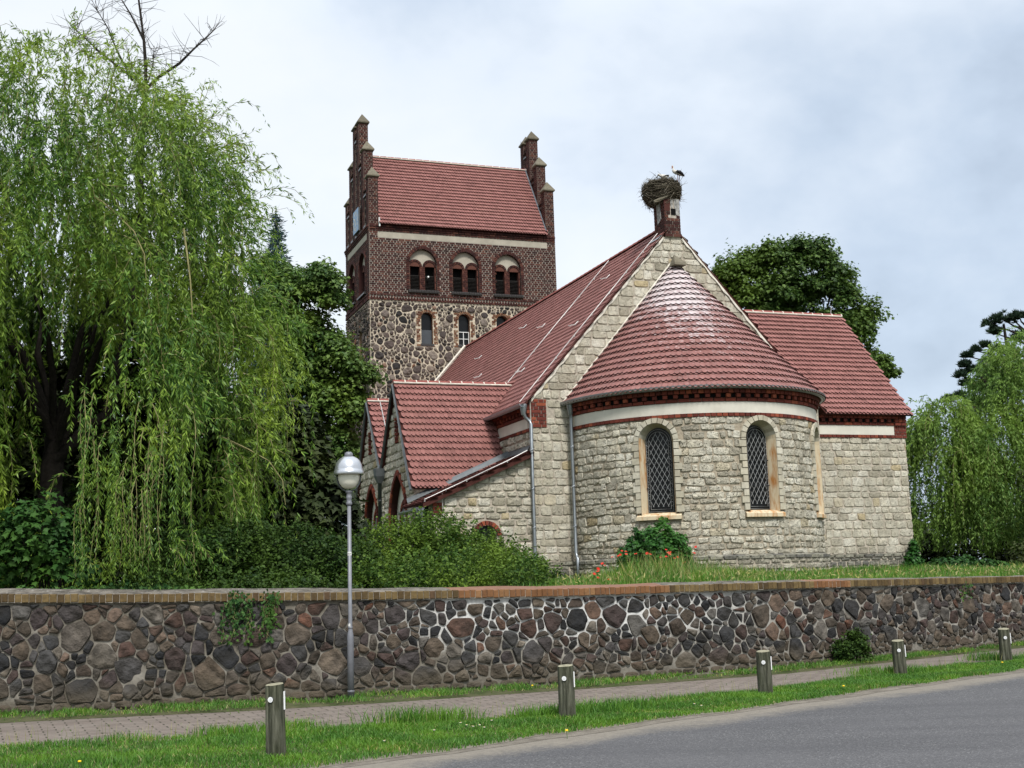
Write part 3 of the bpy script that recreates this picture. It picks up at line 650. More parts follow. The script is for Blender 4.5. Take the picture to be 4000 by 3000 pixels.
# ---- nave roof
def nave_roof():
    mb = MB(); sl = math.hypot(1, NS); eu = NW + .22; L = eu * sl
    flat_roof(mb, 'tilenave', (-eu, VT, HR + .06 - eu * NS), (0, -1, 0), (1, 0, NS), VT + .05, L - .02, .125, .205, True, .5, 'tilenave')
    flat_roof(mb, 'tilenave', (eu, -.05, HR + .06 - eu * NS), (0, 1, 0), (-1, 0, NS), VT + .05, L - .02, .125, .205, False)
    return mb.build('nave_roof', P_)
nr = nave_roof()
ridge('ridge_tiles', (0, .62, HR + .06), (0, VT, HR + .06), .085, nr, .3, False)
for sg in (-1, 1):                                 # pale mortar bedding under the verge tiles and against the tower
    mb = MB()
    a = Vector((sg * .26, -.035, HR - .27)); b = Vector((sg * (NW + .0), -.035, NE + .0))
    n = 30
    for i in range(n):
        p = a.lerp(b, i / n); q = a.lerp(b, (i + 1) / n); w1 = .085 + .03 * math.sin(i * 2.3); w2 = .085 + .03 * math.sin((i + 1) * 2.3)
        mb.add([(p.x, -.048, p.z - w1), (q.x, -.048, q.z - w2), (q.x, -.048, q.z + .045), (p.x, -.048, p.z + .045)], [(0, 1, 2, 3)], 'whitemortar')
    a = Vector((sg * .1, VT - .05, HR + .1)); b = Vector((sg * 4.1, VT - .05, HR + .1 - 4.1 * NS)); mb.build('verge_pointing', nr); mb = MB(); mb.tube([a, b], .055, 'whitemortar', 5); mb.build('tower_flashing', nr)
# ---- apse
UA, RA = .13, 3.09
def cyl(R): return lambda s, z, n: (UA + (R + n) * math.cos(s / R), (R + n) * math.sin(s / R), z)
fa = cyl(RA); A0, A1 = -pi + .03, -.03
WIN = [R_(-131.1), R_(-86.7), R_(-42.3)]
holes = [arch(a * RA, 2.82, 4.50, .385) for a in WIN]; outer = [arch(a * RA, 2.76, 4.50, .50) for a in WIN]
mb = MB()
def inside(p, H):
    H = ccw(H); return all((H[(i + 1) % len(H)][0] - H[i][0]) * (p[1] - H[i][1]) - (H[(i + 1) % len(H)][1] - H[i][1]) * (p[0] - H[i][0]) >= 0 for i in range(len(H)))
na, nz_ = 150, 60; G = {}; V = []; F = []
for j in range(nz_ + 1):
    for i in range(na + 1): V.append(fa((A0 + (A1 - A0) * i / na) * RA, 1.0 + 4.6 * j / nz_, 0))
for j in range(nz_):
    for i in range(na):
        p = ((A0 + (A1 - A0) * (i + .5) / na) * RA, 1.0 + 4.6 * (j + .5) / nz_)
        if not any(inside(p, arch(a * RA, 2.79, 4.5, .43)) for a in WIN): k = j * (na + 1) + i; F.append((k, k + 1, k + na + 2, k + na + 1))
mb.add(V, F, 'mortardark')
blocks(mb, coursed([(A0 * RA, 1.93), (A1 * RA, 1.93), (A1 * RA, 4.975), (A0 * RA, 4.975)], outer, (.12, .22), (.14, .42)), fa, 'ashlar_rough', .0095, .024, .013, .008, .026)
fp = lambda s, z, n: fa(s, z, n + .075)
ss = np.linspace(A0 * RA, A1 * RA, 60)
for a, b in zip(ss[:-1], ss[1:]):
    mb.add([fp(a, 1.0, 0), fp(b, 1.0, 0), fp(b, 1.92, 0), fp(a, 1.92, 0)], [(0, 1, 2, 3)], 'mortar'); mb.add([fa(a, 1.95, 0), fa(b, 1.95, 0), fp(b, 1.91, .03), fp(a, 1.91, .03)], [(0, 1, 2, 3)], 'plinth')
blocks(mb, coursed([(A0 * RA, 1.15), (A1 * RA, 1.15), (A1 * RA, 1.84), (A0 * RA, 1.84)], (), (.12, .18), (.18, .4)), fp, 'ashlar_rough', .012, .03, .014, .01, .01)
blocks(mb, rows(A0 * RA, A1 * RA, 1.84, 1.92, .3), fp, 'plinth', .004, .045, .02)
mb.build('apse_wall', P_)
mb = MB(); cornice(mb, A0 * RA, A1 * RA, fa, 5.06, 5.60); mb.build('apse_cornice', P_)
def apse_window(a):
    H = arch(a * RA, 2.82, 4.50, .385); c = a * RA
    mb = MB(); z = 2.82; i = 0                     # dressed surround
    for sg in (-1, 1):
        z = 2.90; i = 0 if sg > 0 else 1
        while z < 4.45:
            h = .155; wd = .13 if i % 2 else .185
            x0, x1 = sorted((c + sg * .385, c + sg * (.385 + wd))); blocks(mb, [[(x0, z), (x1, z), (x1, min(z + h, 4.5)), (x0, min(z + h, 4.5))]], fa, 'trim', .003, .055, .006); z += h; i += 1
    blocks(mb, ring(c, 4.50, .385, .515, 11), fa, 'trim', .003, .055, .006)
    fo = lambda s, z, n: fa(s, z, n - .02)
    # splayed reveal: rusty stone on both jambs
    Hi = arch(c, 2.92, 4.48, .33); k = len(H); f3 = lambda p, n: fa(p[0], p[1], n)
    for j in range(k):
        p, q, pi_, qi = H[j], H[(j + 1) % k], Hi[j], Hi[(j + 1) % k]
        m = 'rust' if (abs(p[0] - q[0]) < .01 or j == 0) else 'trim'
        mb.add([f3(p, .05), f3(q, .05), f3(qi, -.24), f3(pi_, -.24)], [(0, 1, 2, 3)], m)
    w = mb.build('window', P_)
    mb = MB()                                      # sloping sill
    xs_ = np.linspace(c - .50, c + .50, 5)
    for x0, x1 in zip(xs_[:-1], xs_[1:]):
        x0 += .003; x1 -= .003
        top = [fa(x0, 2.83, .10), fa(x1, 2.83, .10), fa(x1, 2.90, -.05), fa(x0, 2.90, -.05)]; bot = [fa(x0, 2.75, .10), fa(x1, 2.75, .10), fa(x1, 2.75, -.05), fa(x0, 2.75, -.05)]
        mb.add(top + bot, [(0, 1, 2, 3), (4, 5, 1, 0), (5, 6, 2, 1), (7, 4, 0, 3), (7, 6, 5, 4)], 'rust' if .0 < (x0 + .1 - c + .5) < .95 else 'trim')
    mb.build('sill', w)
    mb = MB(); mb.add([fa(p[0], p[1], -.225) for p in Hi], [tuple(range(len(Hi)))], 'glass'); mb.build('pane', w)
    # protective grille of diamond wire with a double border and two saddle bars
    mb = MB(); fl = lambda x, z: fa(x, z, -.19)
    Hb = arch(c, 2.94, 4.47, .30, 20); Hc = arch(c, 2.99, 4.47, .245, 20)
    for hh in (Hb, Hc): mb.tube([fl(*p) for p in hh] + [fl(*hh[0])], .0042, 'lead', 4)
    dx, dz = .122, .20
    def seg(x0, z0, x1, z1):
        P = [(x0 + (x1 - x0) * t, z0 + (z1 - z0) * t) for t in np.linspace(0, 1, 60)]; I = [p for p in P if inside(p, Hc)]
        if len(I) > 2: mb.tube([fl(*I[0]), fl(*I[-1])], .0048, 'lead', 4)
    for i in range(-24, 25):
        x0 = c + i * dx; seg(x0 - 1.2, 2.9 - .3, x0 + .8, 2.9 - .3 + 2.0 * dz / dx * 1.0); seg(x0 + 1.2, 2.9 - .3, x0 - .8, 2.9 - .3 + 2.0 * dz / dx)
    for z in np.arange(3.05, 4.45, .135):
        for sg in (-1, 1): mb.tube([fl(c + sg * (.245 + .055 * math.sin(t)), z + .055 - .055 * math.cos(t)) for t in np.linspace(0, pi, 6)], .0028, 'lead', 4)
    for z in (3.46, 4.02): mb.tube([fl(c - .33, z), fl(c + .33, z)], .013, 'iron', 5)
    mb.build('grille', w)
for a in WIN: apse_window(a)
# apse roof: half cone leaning on the gable
ZE, ZA, RE = 5.60, 9.26, 3.30
def apse_roof():
    mb = MB(); H = ZA - ZE; SL = math.hypot(RE, H); rw = 22; row = SL / rw * .985
    nr_, nz2 = RE and H / SL, RE / SL
    def fn(S, T, N):
        t = T / SL; rad = RE * (1 - t) + N * nr_; ux = UA * (1 - t) - .0 * t
        return np.stack([ux + rad * np.cos(S), rad * np.sin(S) - .05, ZE + H * t + N * nz2], -1)
    def ns(r):
        rad = max(.12, RE * (1 - (r + .5) * row / SL)); cnt = max(4, int(pi * rad / .118)); return (-pi - .5 * pi / cnt, cnt + 1, pi / cnt)
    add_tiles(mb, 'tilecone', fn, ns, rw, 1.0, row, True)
    k = 60; V = [(UA + (RE - .0) * math.cos(-pi + pi * i / k), RE * math.sin(-pi + pi * i / k) - .03, ZE - .02) for i in range(k + 1)] + [(0, -.03, ZA - .05)]
    mb.add(V, [(i, i + 1, k + 1) for i in range(k)] + [tuple(range(k, -1, -1))], 'underlay')
    o = mb.build('apse_roof', P_)
    mb = MB()
    for s0 in (-1, 1):                              # mortar flashing against the gable
        a = Vector((UA * .0 + s0 * .1, -.05, ZA - .02)); b = Vector((UA + s0 * (RE - .02), -.05, ZE + .06)); mb.tube([a, b], .024, 'whitemortar', 5)
    mb.build('flashing', o)
    mb = MB(); mb.add([(-.17, -.40, 9.13), (.17, -.40, 9.13), (.17, -.04, 9.13), (-.17, -.04, 9.13), (.0, -.06, 9.47), (-.16, -.38, 9.20), (.16, -.38, 9.20)], [(0, 1, 6, 5), (5, 6, 4), (1, 2, 4, 6), (3, 0, 5, 4), (0, 3, 2, 1)], 'capstone')
    mb.build('cap_stone', o); return o
apse_roof()
def gutter_path(name, pts, r, parent=P_, m='zinc'):
    mb = MB(); V = []; n = len(pts); prof = [(r * math.cos(t), r * math.sin(t)) for t in np.linspace(pi, 2 * pi, 9)]; prof += [(q[0] * .88, q[1] * .88) for q in prof[::-1]]
    for i, p in enumerate(pts):
        d = Vector(pts[min(i + 1, n - 1)]) - Vector(pts[max(0, i - 1)]); d.z = 0; d.normalize(); s_ = d.cross(Vector((0, 0, 1)))
        for a, b in prof: V.append(tuple(Vector(p) + s_ * a + Vector((0, 0, b))))
    k = len(prof); mb.add(V, [(i * k + j, i * k + (j + 1) % k, (i + 1) * k + (j + 1) % k, (i + 1) * k + j) for i in range(n - 1) for j in range(k)] + [tuple(range(k)), tuple(range((n - 1) * k, n * k))], m)
    for e_ in (0, n - 1):
        if e_ == 0 or True: mb.tube([Vector(pts[e_]) + Vector((0, 0, -.001)), Vector(pts[e_]) + Vector((0, 0, .001))], r * .5, m, 8)
    return mb.build(name, parent)
gutter_path('gutter', [(UA + 3.27 * math.cos(t), 3.27 * math.sin(t) - .02, 5.66) for t in np.linspace(-pi - .01, -.02, 60)], .085)
gutter_path('gutter', [(-4.22, -.16, 5.60), (-4.22, 2.6, 5.60)], .08)
def pipe(pts, r=.045, hop=None, m='zinc'):
    mb = MB(); mb.tube(pts, r, m, 10)
    if hop: mb.lathe([(r, hop[2] - .24), (r * 1.25, hop[2] - .22), (r * 2.0, hop[2]), (r * 2.0, hop[2] + .01), (0, hop[2] + .01)], m, 12, hop[:2])
    for p, q in zip(pts[:-1], pts[1:]):
        if abs(p[2] - q[2]) > 1:
            for f in (.2, .5, .8): z = p[2] + (q[2] - p[2]) * f; c = Vector(p).lerp(Vector(q), f); mb.tube([c + Vector((0, 0, -.02)), c + Vector((0, 0, .02))], r * 1.18, m, 10)
    o = mb.build('downpipe', P_, True); return o
pipe([(-4.16, -.07, 5.55), (-4.15, -.07, 5.34), (-4.12, -.075, 5.27), (-4.03, -.085, 5.20), (-4.0, -.09, 5.13), (-4.0, -.085, 2.12), (-3.99, -.1, 2.06), (-3.98, -.15, 2.0), (-3.98, -.155, 1.35)], .045, (-4.17, -.07, 5.58))
pipe([(-3.07, -.28, 5.55), (-3.06, -.28, 5.2), (-3.06, -.28, 2.12), (-3.06, -.31, 2.05), (-3.06, -.37, 1.98), (-3.06, -.38, 1.35)], .045, (-3.07, -.28, 5.58))
# ---- chimney
mb = MB(); cw, cd, cz0, cz1 = .215, .50, 9.93, 10.92
mb.box((-cw + .006, -.07, cz0), (cw - .006, cd, cz1), 'brickmortar')
blocks(mb, bond([(-cw, cz0), (cw, cz0), (cw, 10.58), (-cw, 10.58)], [[(-.03, 10.44), (.10, 10.44), (.10, 10.58), (-.03, 10.58)]], .082, .22), east(-.07), 'brickdark', .004, .012, .003)
blocks(mb, bond([(-.085, cz0), (cd, cz0), (cd, cz1), (-.085, cz1)], (), .082, .22), left(-cw + .006), 'brickdark', .004, .012, .003)
blocks(mb, bond([(-.085, cz0), (cd, cz0), (cd, cz1), (-.085, cz1)], (), .082, .22), right(cw - .006), 'brickdark', .004, .012, .003)
blocks(mb, [[(-cw, 10.58), (-.05, 10.58), (-.03, 10.92), (-cw, 10.92)]], east(-.07), 'brickdark', .004, .012, .003)
blocks(mb, [[(-.04, 10.78), (.02, 10.62), (.03, 10.92), (-.04, 10.92)], [(.10, 10.5), (cw, 10.46), (cw, 10.92), (.05, 10.92)]], east(-.07), 'lime', .002, .013, .004)
mb.box((-.03, -.086, 10.50), (.10, -.05, 10.66), 'black')
blocks(mb, [[(.1, 10.42), (.3, 10.30), (.34, 10.92), (.12, 10.92)]], left(-cw - .004), 'lime', .002, .012, .004)
mb.build('chimney', P_)
mb = MB()                                           # lead flashing where it meets the roof
mb.add([(-cw - .02, -.02, HR - .20), (-cw - .02, cd + .05, HR - .20), (-cw - .20, cd + .05, HR - .36), (-cw - .20, -.02, HR - .36)], [(0, 1, 2, 3)], 'zinc'); mb.build('chimney_flashing', P_)
# ---- transept on the right
TU, TV0, TVR, TZR = 7.04, .6, 3.285, 8.89
mb = MB(); reg = [(3.0, 1.0), (TU, 1.0), (TU, 5.6), (3.0, 5.6)]
panel(mb, reg, [], east(TV0), 'mortar')
blocks(mb, coursed([(3.0, 1.93), (TU, 1.93), (TU, 4.975), (3.0, 4.975)], (), (.15, .25), (.2, .42)), east(TV0), 'ashlar', .009, .020, .011, .005, .016)
plinth(mb, 3.0, TU + .06, east(TV0))
rg = [(TV0, 1.0), (2 * TVR - TV0, 1.0), (2 * TVR - TV0, 5.6), (TVR, TZR - .1), (TV0, 5.6)]
panel(mb, rg, [], right(TU), 'mortar'); blocks(mb, coursed([(TV0, 1.93), (2 * TVR - TV0, 1.93), (2 * TVR - TV0, 5.6), (TVR, TZR - .1), (TV0, 5.6)], (), (.15, .25), (.2, .42)), right(TU), 'ashlar', .011, .028, .014, .01, .012)
plinth(mb, TV0 - .06, 2 * TVR - TV0, right(TU))
mb.build('transept_wall', P_)
mb = MB(); cornice(mb, 3.0, 6.69, east(TV0)); blocks(mb, bond([(6.69, 4.975), (TU + .03, 4.975), (TU + .03, 5.31), (6.69, 5.31)], (), .085, .26), east(TV0 - .004), 'brickred', .005, .035, .004)
blocks(mb, rows(6.69, TU + .03, 5.31, 5.395, .2) + rows(6.69, TU + .03, 5.395, 5.485, .12) + rows(6.69, TU + .03, 5.485, 5.62, .13), east(TV0), 'brickred', .005, .09, .004)
mb.box((6.7, TV0 - .02, 4.975), (TU + .03, TV0 + .1, 5.6), 'brickmortar')
blocks(mb, bond([(TV0 - .03, 4.975), (TV0 + .32, 4.975), (TV0 + .32, 5.62), (TV0 - .03, 5.62)], (), .085, .26), right(TU + .03), 'brickred', .005, .02, .004)
mb.build('transept_cornice', P_)
ts_ = (TZR - 5.58) / (TVR - TV0 + .22); tl = math.hypot(1, ts_) * (TVR - TV0 + .22)
mb = MB(); flat_roof(mb, 'tile', (2.2, TV0 - .22, 5.58), (1, 0, 0), (0, 1, ts_), TU + .16 - 2.2, tl - .02, .12, .2)
flat_roof(mb, 'tile', (TU + .16, 2 * TVR - TV0 + .22, 5.58), (-1, 0, 0), (0, -1, ts_), TU + .16 - 2.2, tl - .02, .16, .2, False)
o = mb.build('transept_roof', P_); ridge('ridge_tiles', (2.2, TVR, TZR + .02), (TU + .14, TVR, TZR + .02), .075, o, .33)
mb = MB(); mb.tube([(TU - .2, TVR, TZR), (TU - .15, TVR, TZR + .33)], .008, 'wire', 5); mb.build('lightning_rod', P_)
# ---- two side chapels on the left
CU = -6.38
def chapel(v0, v1, zr, ze0, ze1, zbase, vis):
    vc = (v0 + v1) / 2 + .02; pt = .75; ac = vc + (.0 if vis else -.05); aw = .80 if vis else .72
    H = arch(ac, zbase, 2.95, aw, 16, pt); slit = [(vc - .13, 5.02), (vc + .13, 5.02), (vc + .13, 5.62), (vc - .13, 5.62)]
    reg = [(v0, 1.0), (v1, 1.0), (v1, ze1), (vc, zr - .06), (v0, ze0)]
    mb = MB(); panel(mb, reg, [H, slit], left(CU), 'mortar')
    blocks(mb, coursed(reg, [arch(ac, zbase, 2.95, aw + .09, 16, pt), slit], (.15, .24), (.2, .42)), left(CU), 'ashlar', .012, .03, .016, .012, .014)
    if vis:                                          # wall towards the viewer above the lean-to roof, with a brick course under the eaves
        panel(mb, [(CU, 1.0), (-NW, 1.0), (-NW, ze0), (CU, ze0)], [], east(v0), 'mortar'); blocks(mb, coursed([(CU, 2.6), (-NW, 2.6), (-NW, ze0 - .2), (CU, ze0 - .2)], (), (.15, .24), (.2, .4)), east(v0), 'ashlar', .012, .028, .016, .01, .012)
        blocks(mb, rows(CU - .02, -NW, ze0 - .2, ze0 - .11, .24) + rows(CU - .02, -NW, ze0 - .11, ze0, .13), east(v0), 'brickred', .004, .05, .004)
    else:
        panel(mb, [(CU, 1.0), (-NW, 1.0), (-NW, ze1), (CU, ze1)], [], lambda s, z, n: (s, v1 + n, z), 'mortar')
    o = mb.build('side_chapel_wall', P_)
    mb = MB(); fn = left(CU)                         # pointed window with deep brick reveal, plaster field and dark light
    blocks(mb, ring(ac, 2.95, aw, aw + .13, 26, pt), fn, 'brickred', .004, .05, .004)
    for sg in (-1, 1): blocks(mb, [[(min(ac + sg * aw, ac + sg * (aw + .13)), z), (max(ac + sg * aw, ac + sg * (aw + .13)), z), (max(ac + sg * aw, ac + sg * (aw + .13)), z + .1), (min(ac + sg * aw, ac + sg * (aw + .13)), z + .1)] for z in np.arange(zbase, 2.94, .1)], fn, 'brickred', .005, .05, .004)
    reveal(mb, H, fn, .15, 'brickdark', 'plaster')
    w = mb.build('window', P_); fi = left(CU + .145)
    mb = MB()
    for dv, a, zs, z0 in ((-.0, .30, 3.05, zbase), (.52, .13, 2.35, zbase), (-.52, .13, 2.35, zbase)):
        if a > .2: blocks(mb, ring(ac + dv, zs, a, a + .12, 18, .6), fi, 'brickred', .004, .03, .004); blocks(mb, [[(ac + dv + x0, z), (ac + dv + x0 + .12, z), (ac + dv + x0 + .12, z + .1), (ac + dv + x0, z + .1)] for x0 in (a, -a - .12) for z in np.arange(zbase, 3.0, .1)], fi, 'brickred', .005, .03, .004)
        else: blocks(mb, ring(ac + dv, zs, a, a + .1, 10, .6), fi, 'brickred', .004, .03, .004)
        Q = arch(ac + dv, z0, zs, a, 14, .6); mb.add([fi(p[0], p[1], .008) for p in Q], [tuple(range(len(Q)))], 'glassgrey' if a > .2 else 'black')
    mb.build('tracery', w)
    mb = MB(); reveal(mb, slit, fn, .18, 'brickred', 'black')
    for sg in (-1, 1): blocks(mb, [[(vc + sg * .10 - .05, z), (vc + sg * .10 + .05, z), (vc + sg * .10 + .05, z + .085), (vc + sg * .10 - .05, z + .085)] for z in np.arange(5.02, 5.6, .095)], fn, 'brickred', .004, .045, .004)
    blocks(mb, rows(vc - .04, vc + .04, 5.05, 5.6, .08), fn, 'brickdark', .004, -.05, .004)
    mb.build('slit_window', P_)
    # roof
    mb = MB(); s0 = (zr - ze0) / (vc - v0); s1 = (zr - ze1) / (v1 - vc); ov = .13 if vis else .0; ov1 = .0 if vis else .13
    l0 = math.hypot(1, s0) * (vc - v0 + ov); l1 = math.hypot(1, s1) * (v1 - vc + ov1); ur = -(HR - zr) / NS + .25
    flat_roof(mb, 'tile', (CU - .10, v0 - ov, ze0 - ov * s0 + .03), (1, 0, 0), (0, 1, s0), ur - CU + .10, l0, .113, .19)
    flat_roof(mb, 'tile', (ur, v1 + ov1, ze1 - ov1 * s1 + .03), (-1, 0, 0), (0, -1, s1), ur - CU + .10, l1, .15, .19, False)
    o = mb.build('side_chapel_roof', P_); ridge('ridge_tiles', (CU - .10, vc, zr + .05), (ur - (.15 if vis else 0), vc, zr + .05), .075, o, .3)
    mb = MB()                                        # dark metal verge strip
    for vv, zz in ((v0 - ov, ze0 - ov * s0), (v1 + ov1, ze1 - ov1 * s1)): mb.tube([(CU - .12, vc, zr - .02), (CU - .12, vv, zz - .02)], .035, 'zincdark', 5)
    mb.build('verge_strip', o)
    if vis:                                          # swept tiles where the chapel roof runs into the nave roof
        mb = MB(); 
        for i in range(7):
            f = i / 6; mb.tube([(ur - .42 + .05 * i, vc - .02 - i * .26, zr + .03 - i * .43 + .03), (ur - .22, vc - .1 - i * .27, zr - i * .36 + .11), (ur + .05, vc - .25 - i * .27, zr + .05 - i * .30 + .16)], .05, 'tile', 5)
        mb.build('swept_valley_tiles', o)
chapel(1.635, 4.5, 6.52, 3.97, 4.42, 1.5, True)
chapel(4.5, 7.4, 6.47, 4.42, 3.9, 1.5, False)
pipe([(CU - .14, 4.47, 4.25), (CU - .14, 4.47, 1.4)], .055, None, 'zincdark')
mb = MB(); mb.add([(CU - .14 + a * .14, 4.47 + b * .14, 4.50) for a, b in ((-1, -1), (1, -1), (1, 1), (-1, 1))] + [(CU - .14 + a * .12, 4.47 + b * .12, 4.30) for a, b in ((-1, -1), (1, -1), (1, 1), (-1, 1))] + [(CU - .14 + a * .055, 4.47 + b * .055, 4.12) for a, b in ((-1, -1), (1, -1), (1, 1), (-1, 1))],
    [(i, (i + 1) % 4, 4 + (i + 1) % 4, 4 + i) for i in range(4)] + [(4 + i, 4 + (i + 1) % 4, 8 + (i + 1) % 4, 8 + i) for i in range(4)] + [(3, 2, 1, 0)], 'zincdark'); mb.build('rain_hopper', P_)
# ---- lean-to in the corner
mb = MB(); lz0, lz1 = 3.33, 4.36; ls = (lz1 - lz0) / (NW - .02 - 6.39 + 2 * 0) if 0 else (lz1 - lz0) / 2.36
reg = [(CU, 1.0), (-NW, 1.0), (-NW, lz1 + .03), (CU, lz0)]
wh = arch(-5.11, 1.9, 2.55, .24)
panel(mb, reg, [wh], east(.06), 'mortar'); blocks(mb, coursed(reg, [arch(-5.11, 1.9, 2.55, .35), [(CU - .02, 3.05), (-6.16, 3.05), (-6.16, 3.4), (CU - .02, 3.4)]], (.14, .22), (.2, .42)), east(.06), 'ashlar', .012, .03, .016, .01, .014)
blocks(mb, bond([(CU - .015, 3.05), (-6.16, 3.05), (-6.16, 3.33), (CU - .015, 3.33)], (), .093, .24), east(.056), 'brickred', .005, .035, .004)
panel(mb, [(.06, 1.0), (1.63, 1.0), (1.63, lz0 - .02), (.06, lz0 - .02)], [], left(CU), 'mortar'); blocks(mb, coursed([(.06, 1.5), (1.63, 1.5), (1.63, 2.95), (.06, 2.95)], (), (.14, .22), (.2, .42)), left(CU), 'ashlar', .012, .03, .016, .01, .014)
blocks(mb, rows(.06, 1.63, 2.95, 3.05, .24), left(CU), 'brickdark', .005, .03, .004)
mb.box((CU - .012, .45, 3.05), (CU + .01, 1.5, 3.3), 'black')
mb.build('lean_to_wall', P_)
mb = MB(); blocks(mb, ring(-5.11, 2.55, .24, .36, 11), east(.06), 'brickred', .008, .05, .004); reveal(mb, wh, east(.06), .15, 'mortar', 'glass'); mb.build('window', P_)
mb = MB(); fl_ = math.hypot(1, ls); flat_roof(mb, 'tilenave', (CU - .28, 1.62, lz0 - .28 * ls + .09), (0, -1, 0), (1, 0, ls), 1.72, (6.38 + .28 - NW) * fl_, .115, .19)
mb.add([(CU - .28, -.11, lz0 - .28 * ls - .01), (-NW, -.11, lz0 - .28 * ls + (6.66 - NW) * ls - .01), (-NW, -.11, lz0 - .28 * ls + (6.66 - NW) * ls + .09), (CU - .28, -.11, lz0 - .28 * ls + .09)], [(0, 1, 2, 3)], 'underlay')
o = mb.build('lean_to_roof', P_)
mb = MB(); z_ = lambda u: lz0 + (u - CU) * ls
mb.add([(-NW - .02, .04, z_(-NW) + .10), (-NW - .02, 1.6, z_(-NW) + .10), (-NW - .02, 1.6, z_(-NW) + .26), (-NW - .02, .04, z_(-NW) + .26), (-NW - .14, .04, z_(-NW) + .10), (-NW - .14, 1.6, z_(-NW) + .10)], [(0, 1, 2, 3), (3, 2, 5, 4)], 'zincdark')
mb.add([(CU - .2, 1.5, z_(CU - .2) + .17), (-NW, 1.5, z_(-NW) + .17), (-NW, 1.60, z_(-NW) + .30), (CU - .2, 1.60, z_(CU - .2) + .28)], [(0, 1, 2, 3)], 'zincdark'); mb.build('flashing', o)
gutter_path('gutter', [(CU - .33, -.12, 3.2), (CU - .33, 1.65, 3.2)], .075, P_)
pipe([(CU - .33, -.02, 3.1), (CU - .31, -.02, 2.95), (CU - .28, -.02, 2.8), (CU - .28, -.02, 1.4)], .05, (CU - .33, -.02, 3.2))
# ---- lightning conductors and roof hooks
def wire(pts, r=.011):
    mb = MB(); mb.tube(pts, r, 'wire', 5)
    for p in pts[1:-1]: mb.tube([Vector(p) + Vector((0, 0, -.05)), Vector(p) + Vector((0, 0, .02))], .014, 'wire', 4)
    mb.build('lightning_conductor', P_)
rz = lambda u: HR + .06 - abs(u) * NS + .085
wire([(u, .35 + .0 * u, rz(u)) for u in np.linspace(-.15, -4.1, 9)]); wire([(u, 3.6, rz(u)) for u in np.linspace(-.1, -3.35, 8)])
wire([(CU + 2.35, 3.19 - .0, 6.60)] + [(CU + 2.35, 3.19 - d, 6.60 - d * 1.64 + .03) for d in (.3, .6, .9)] + [(CU + 2.45, 2.12, 4.93)])
wire([(CU + .25, 5.95, 6.56)] + [(CU + .25, 5.95 - d, 6.56 - d * 1.41 + .04) for d in (.4, .8, 1.2, 1.42)])
wire([(-4.1, -.06, z_(-4.1) + .19)] + [(u, -.06, z_(u) + .16) for u in np.linspace(-4.6, CU - .22, 5)] + [(CU - .27, -.06, 3.18)])
wire([(CU + .2, -.03, z_(CU + .2) + .12), (CU + .2, -.03, 3.1), (CU + .2, -.03, 2.2)], .008)
hk = None
for u, v in [(-.9, 2.0), (-1.5, 5.2), (-2.2, 1.2), (-2.3, 8.6), (-1.0, 8.0), (-3.0, 3.0), (-3.1, 6.4), (-1.3, 11.5), (-2.5, 12.3), (-3.4, 10.0)]:
    if hk is None:
        mb = MB(); d = Vector((-1, 0, -NS)).normalized(); q = Vector((-NS, 0, 1)).normalized(); mb.tube([d * -.12 + q * .02, d * .02 + q * .03, d * .08 + q * .09, d * .14 + q * .11, d * .15 + q * .15], .014, 'wire', 5); hk = mb.build('roof_hook', P_); c = hk
    else: c = copy_tree(hk, P_)
    c.location = tuple(x * SC for x in (u, v, rz(u) - .04))
# ---- bell tower
SW = [arch(c, 10.35, 11.33, .225, 8, -.0) for c in (-1.57, -.10, 1.43)]
mb = MB(); ft = east(VT); fl0 = left(-TW); TZ = 11.96
reg = [(-TW, 3.0), (TW, 3.0), (TW, TZ), (-TW, TZ)]
panel(mb, reg, SW, ft, 'towermortar')
jamb = [[(c - .42, 10.25), (c + .42, 10.25), (c + .42, 11.6), (c - .42, 11.6)] for c in (-1.57, -.10, 1.43)]
pebbles(mb, voronoi([(-TW, 6.6), (TW, 6.6), (TW, TZ - .04), (-TW, TZ - .04)], jamb, .222, .78), ft, 'fieldstone', .018, .05, .24)
for c, H, J in zip((-1.57, -.10, 1.43), SW, jamb):
    blocks(mb, [b for b in bond(J, [arch(c, 10.3, 11.33, .25)], .083, .24) if random.random() < (.85 if abs(cent(b)[0] - c) < .36 else .55)], ft, 'brickold', .007, .02, .004, jit=.006)
    blocks(mb, ring(c, 11.33, .225, .345, 13), ft, 'brickold', .007, .035, .004)
regl = [(VT, 3.0), (VT + TD, 3.0), (VT + TD, TZ), (VT, TZ)]; hl = arch(18.35, 9.3, 10.8, .26)
panel(mb, regl, [hl], fl0, 'towermortar'); pebbles(mb, voronoi([(VT, 5.2), (VT + TD, 5.2), (VT + TD, TZ - .04), (VT, TZ - .04)], [hl], .215, .78), fl0, 'fieldstone', .018, .05, .24)
reveal(mb, hl, fl0, .35, 'brickold', 'black')
panel(mb, regl, [], right(TW), 'towermortar')
mb.build('tower_wall', P_)
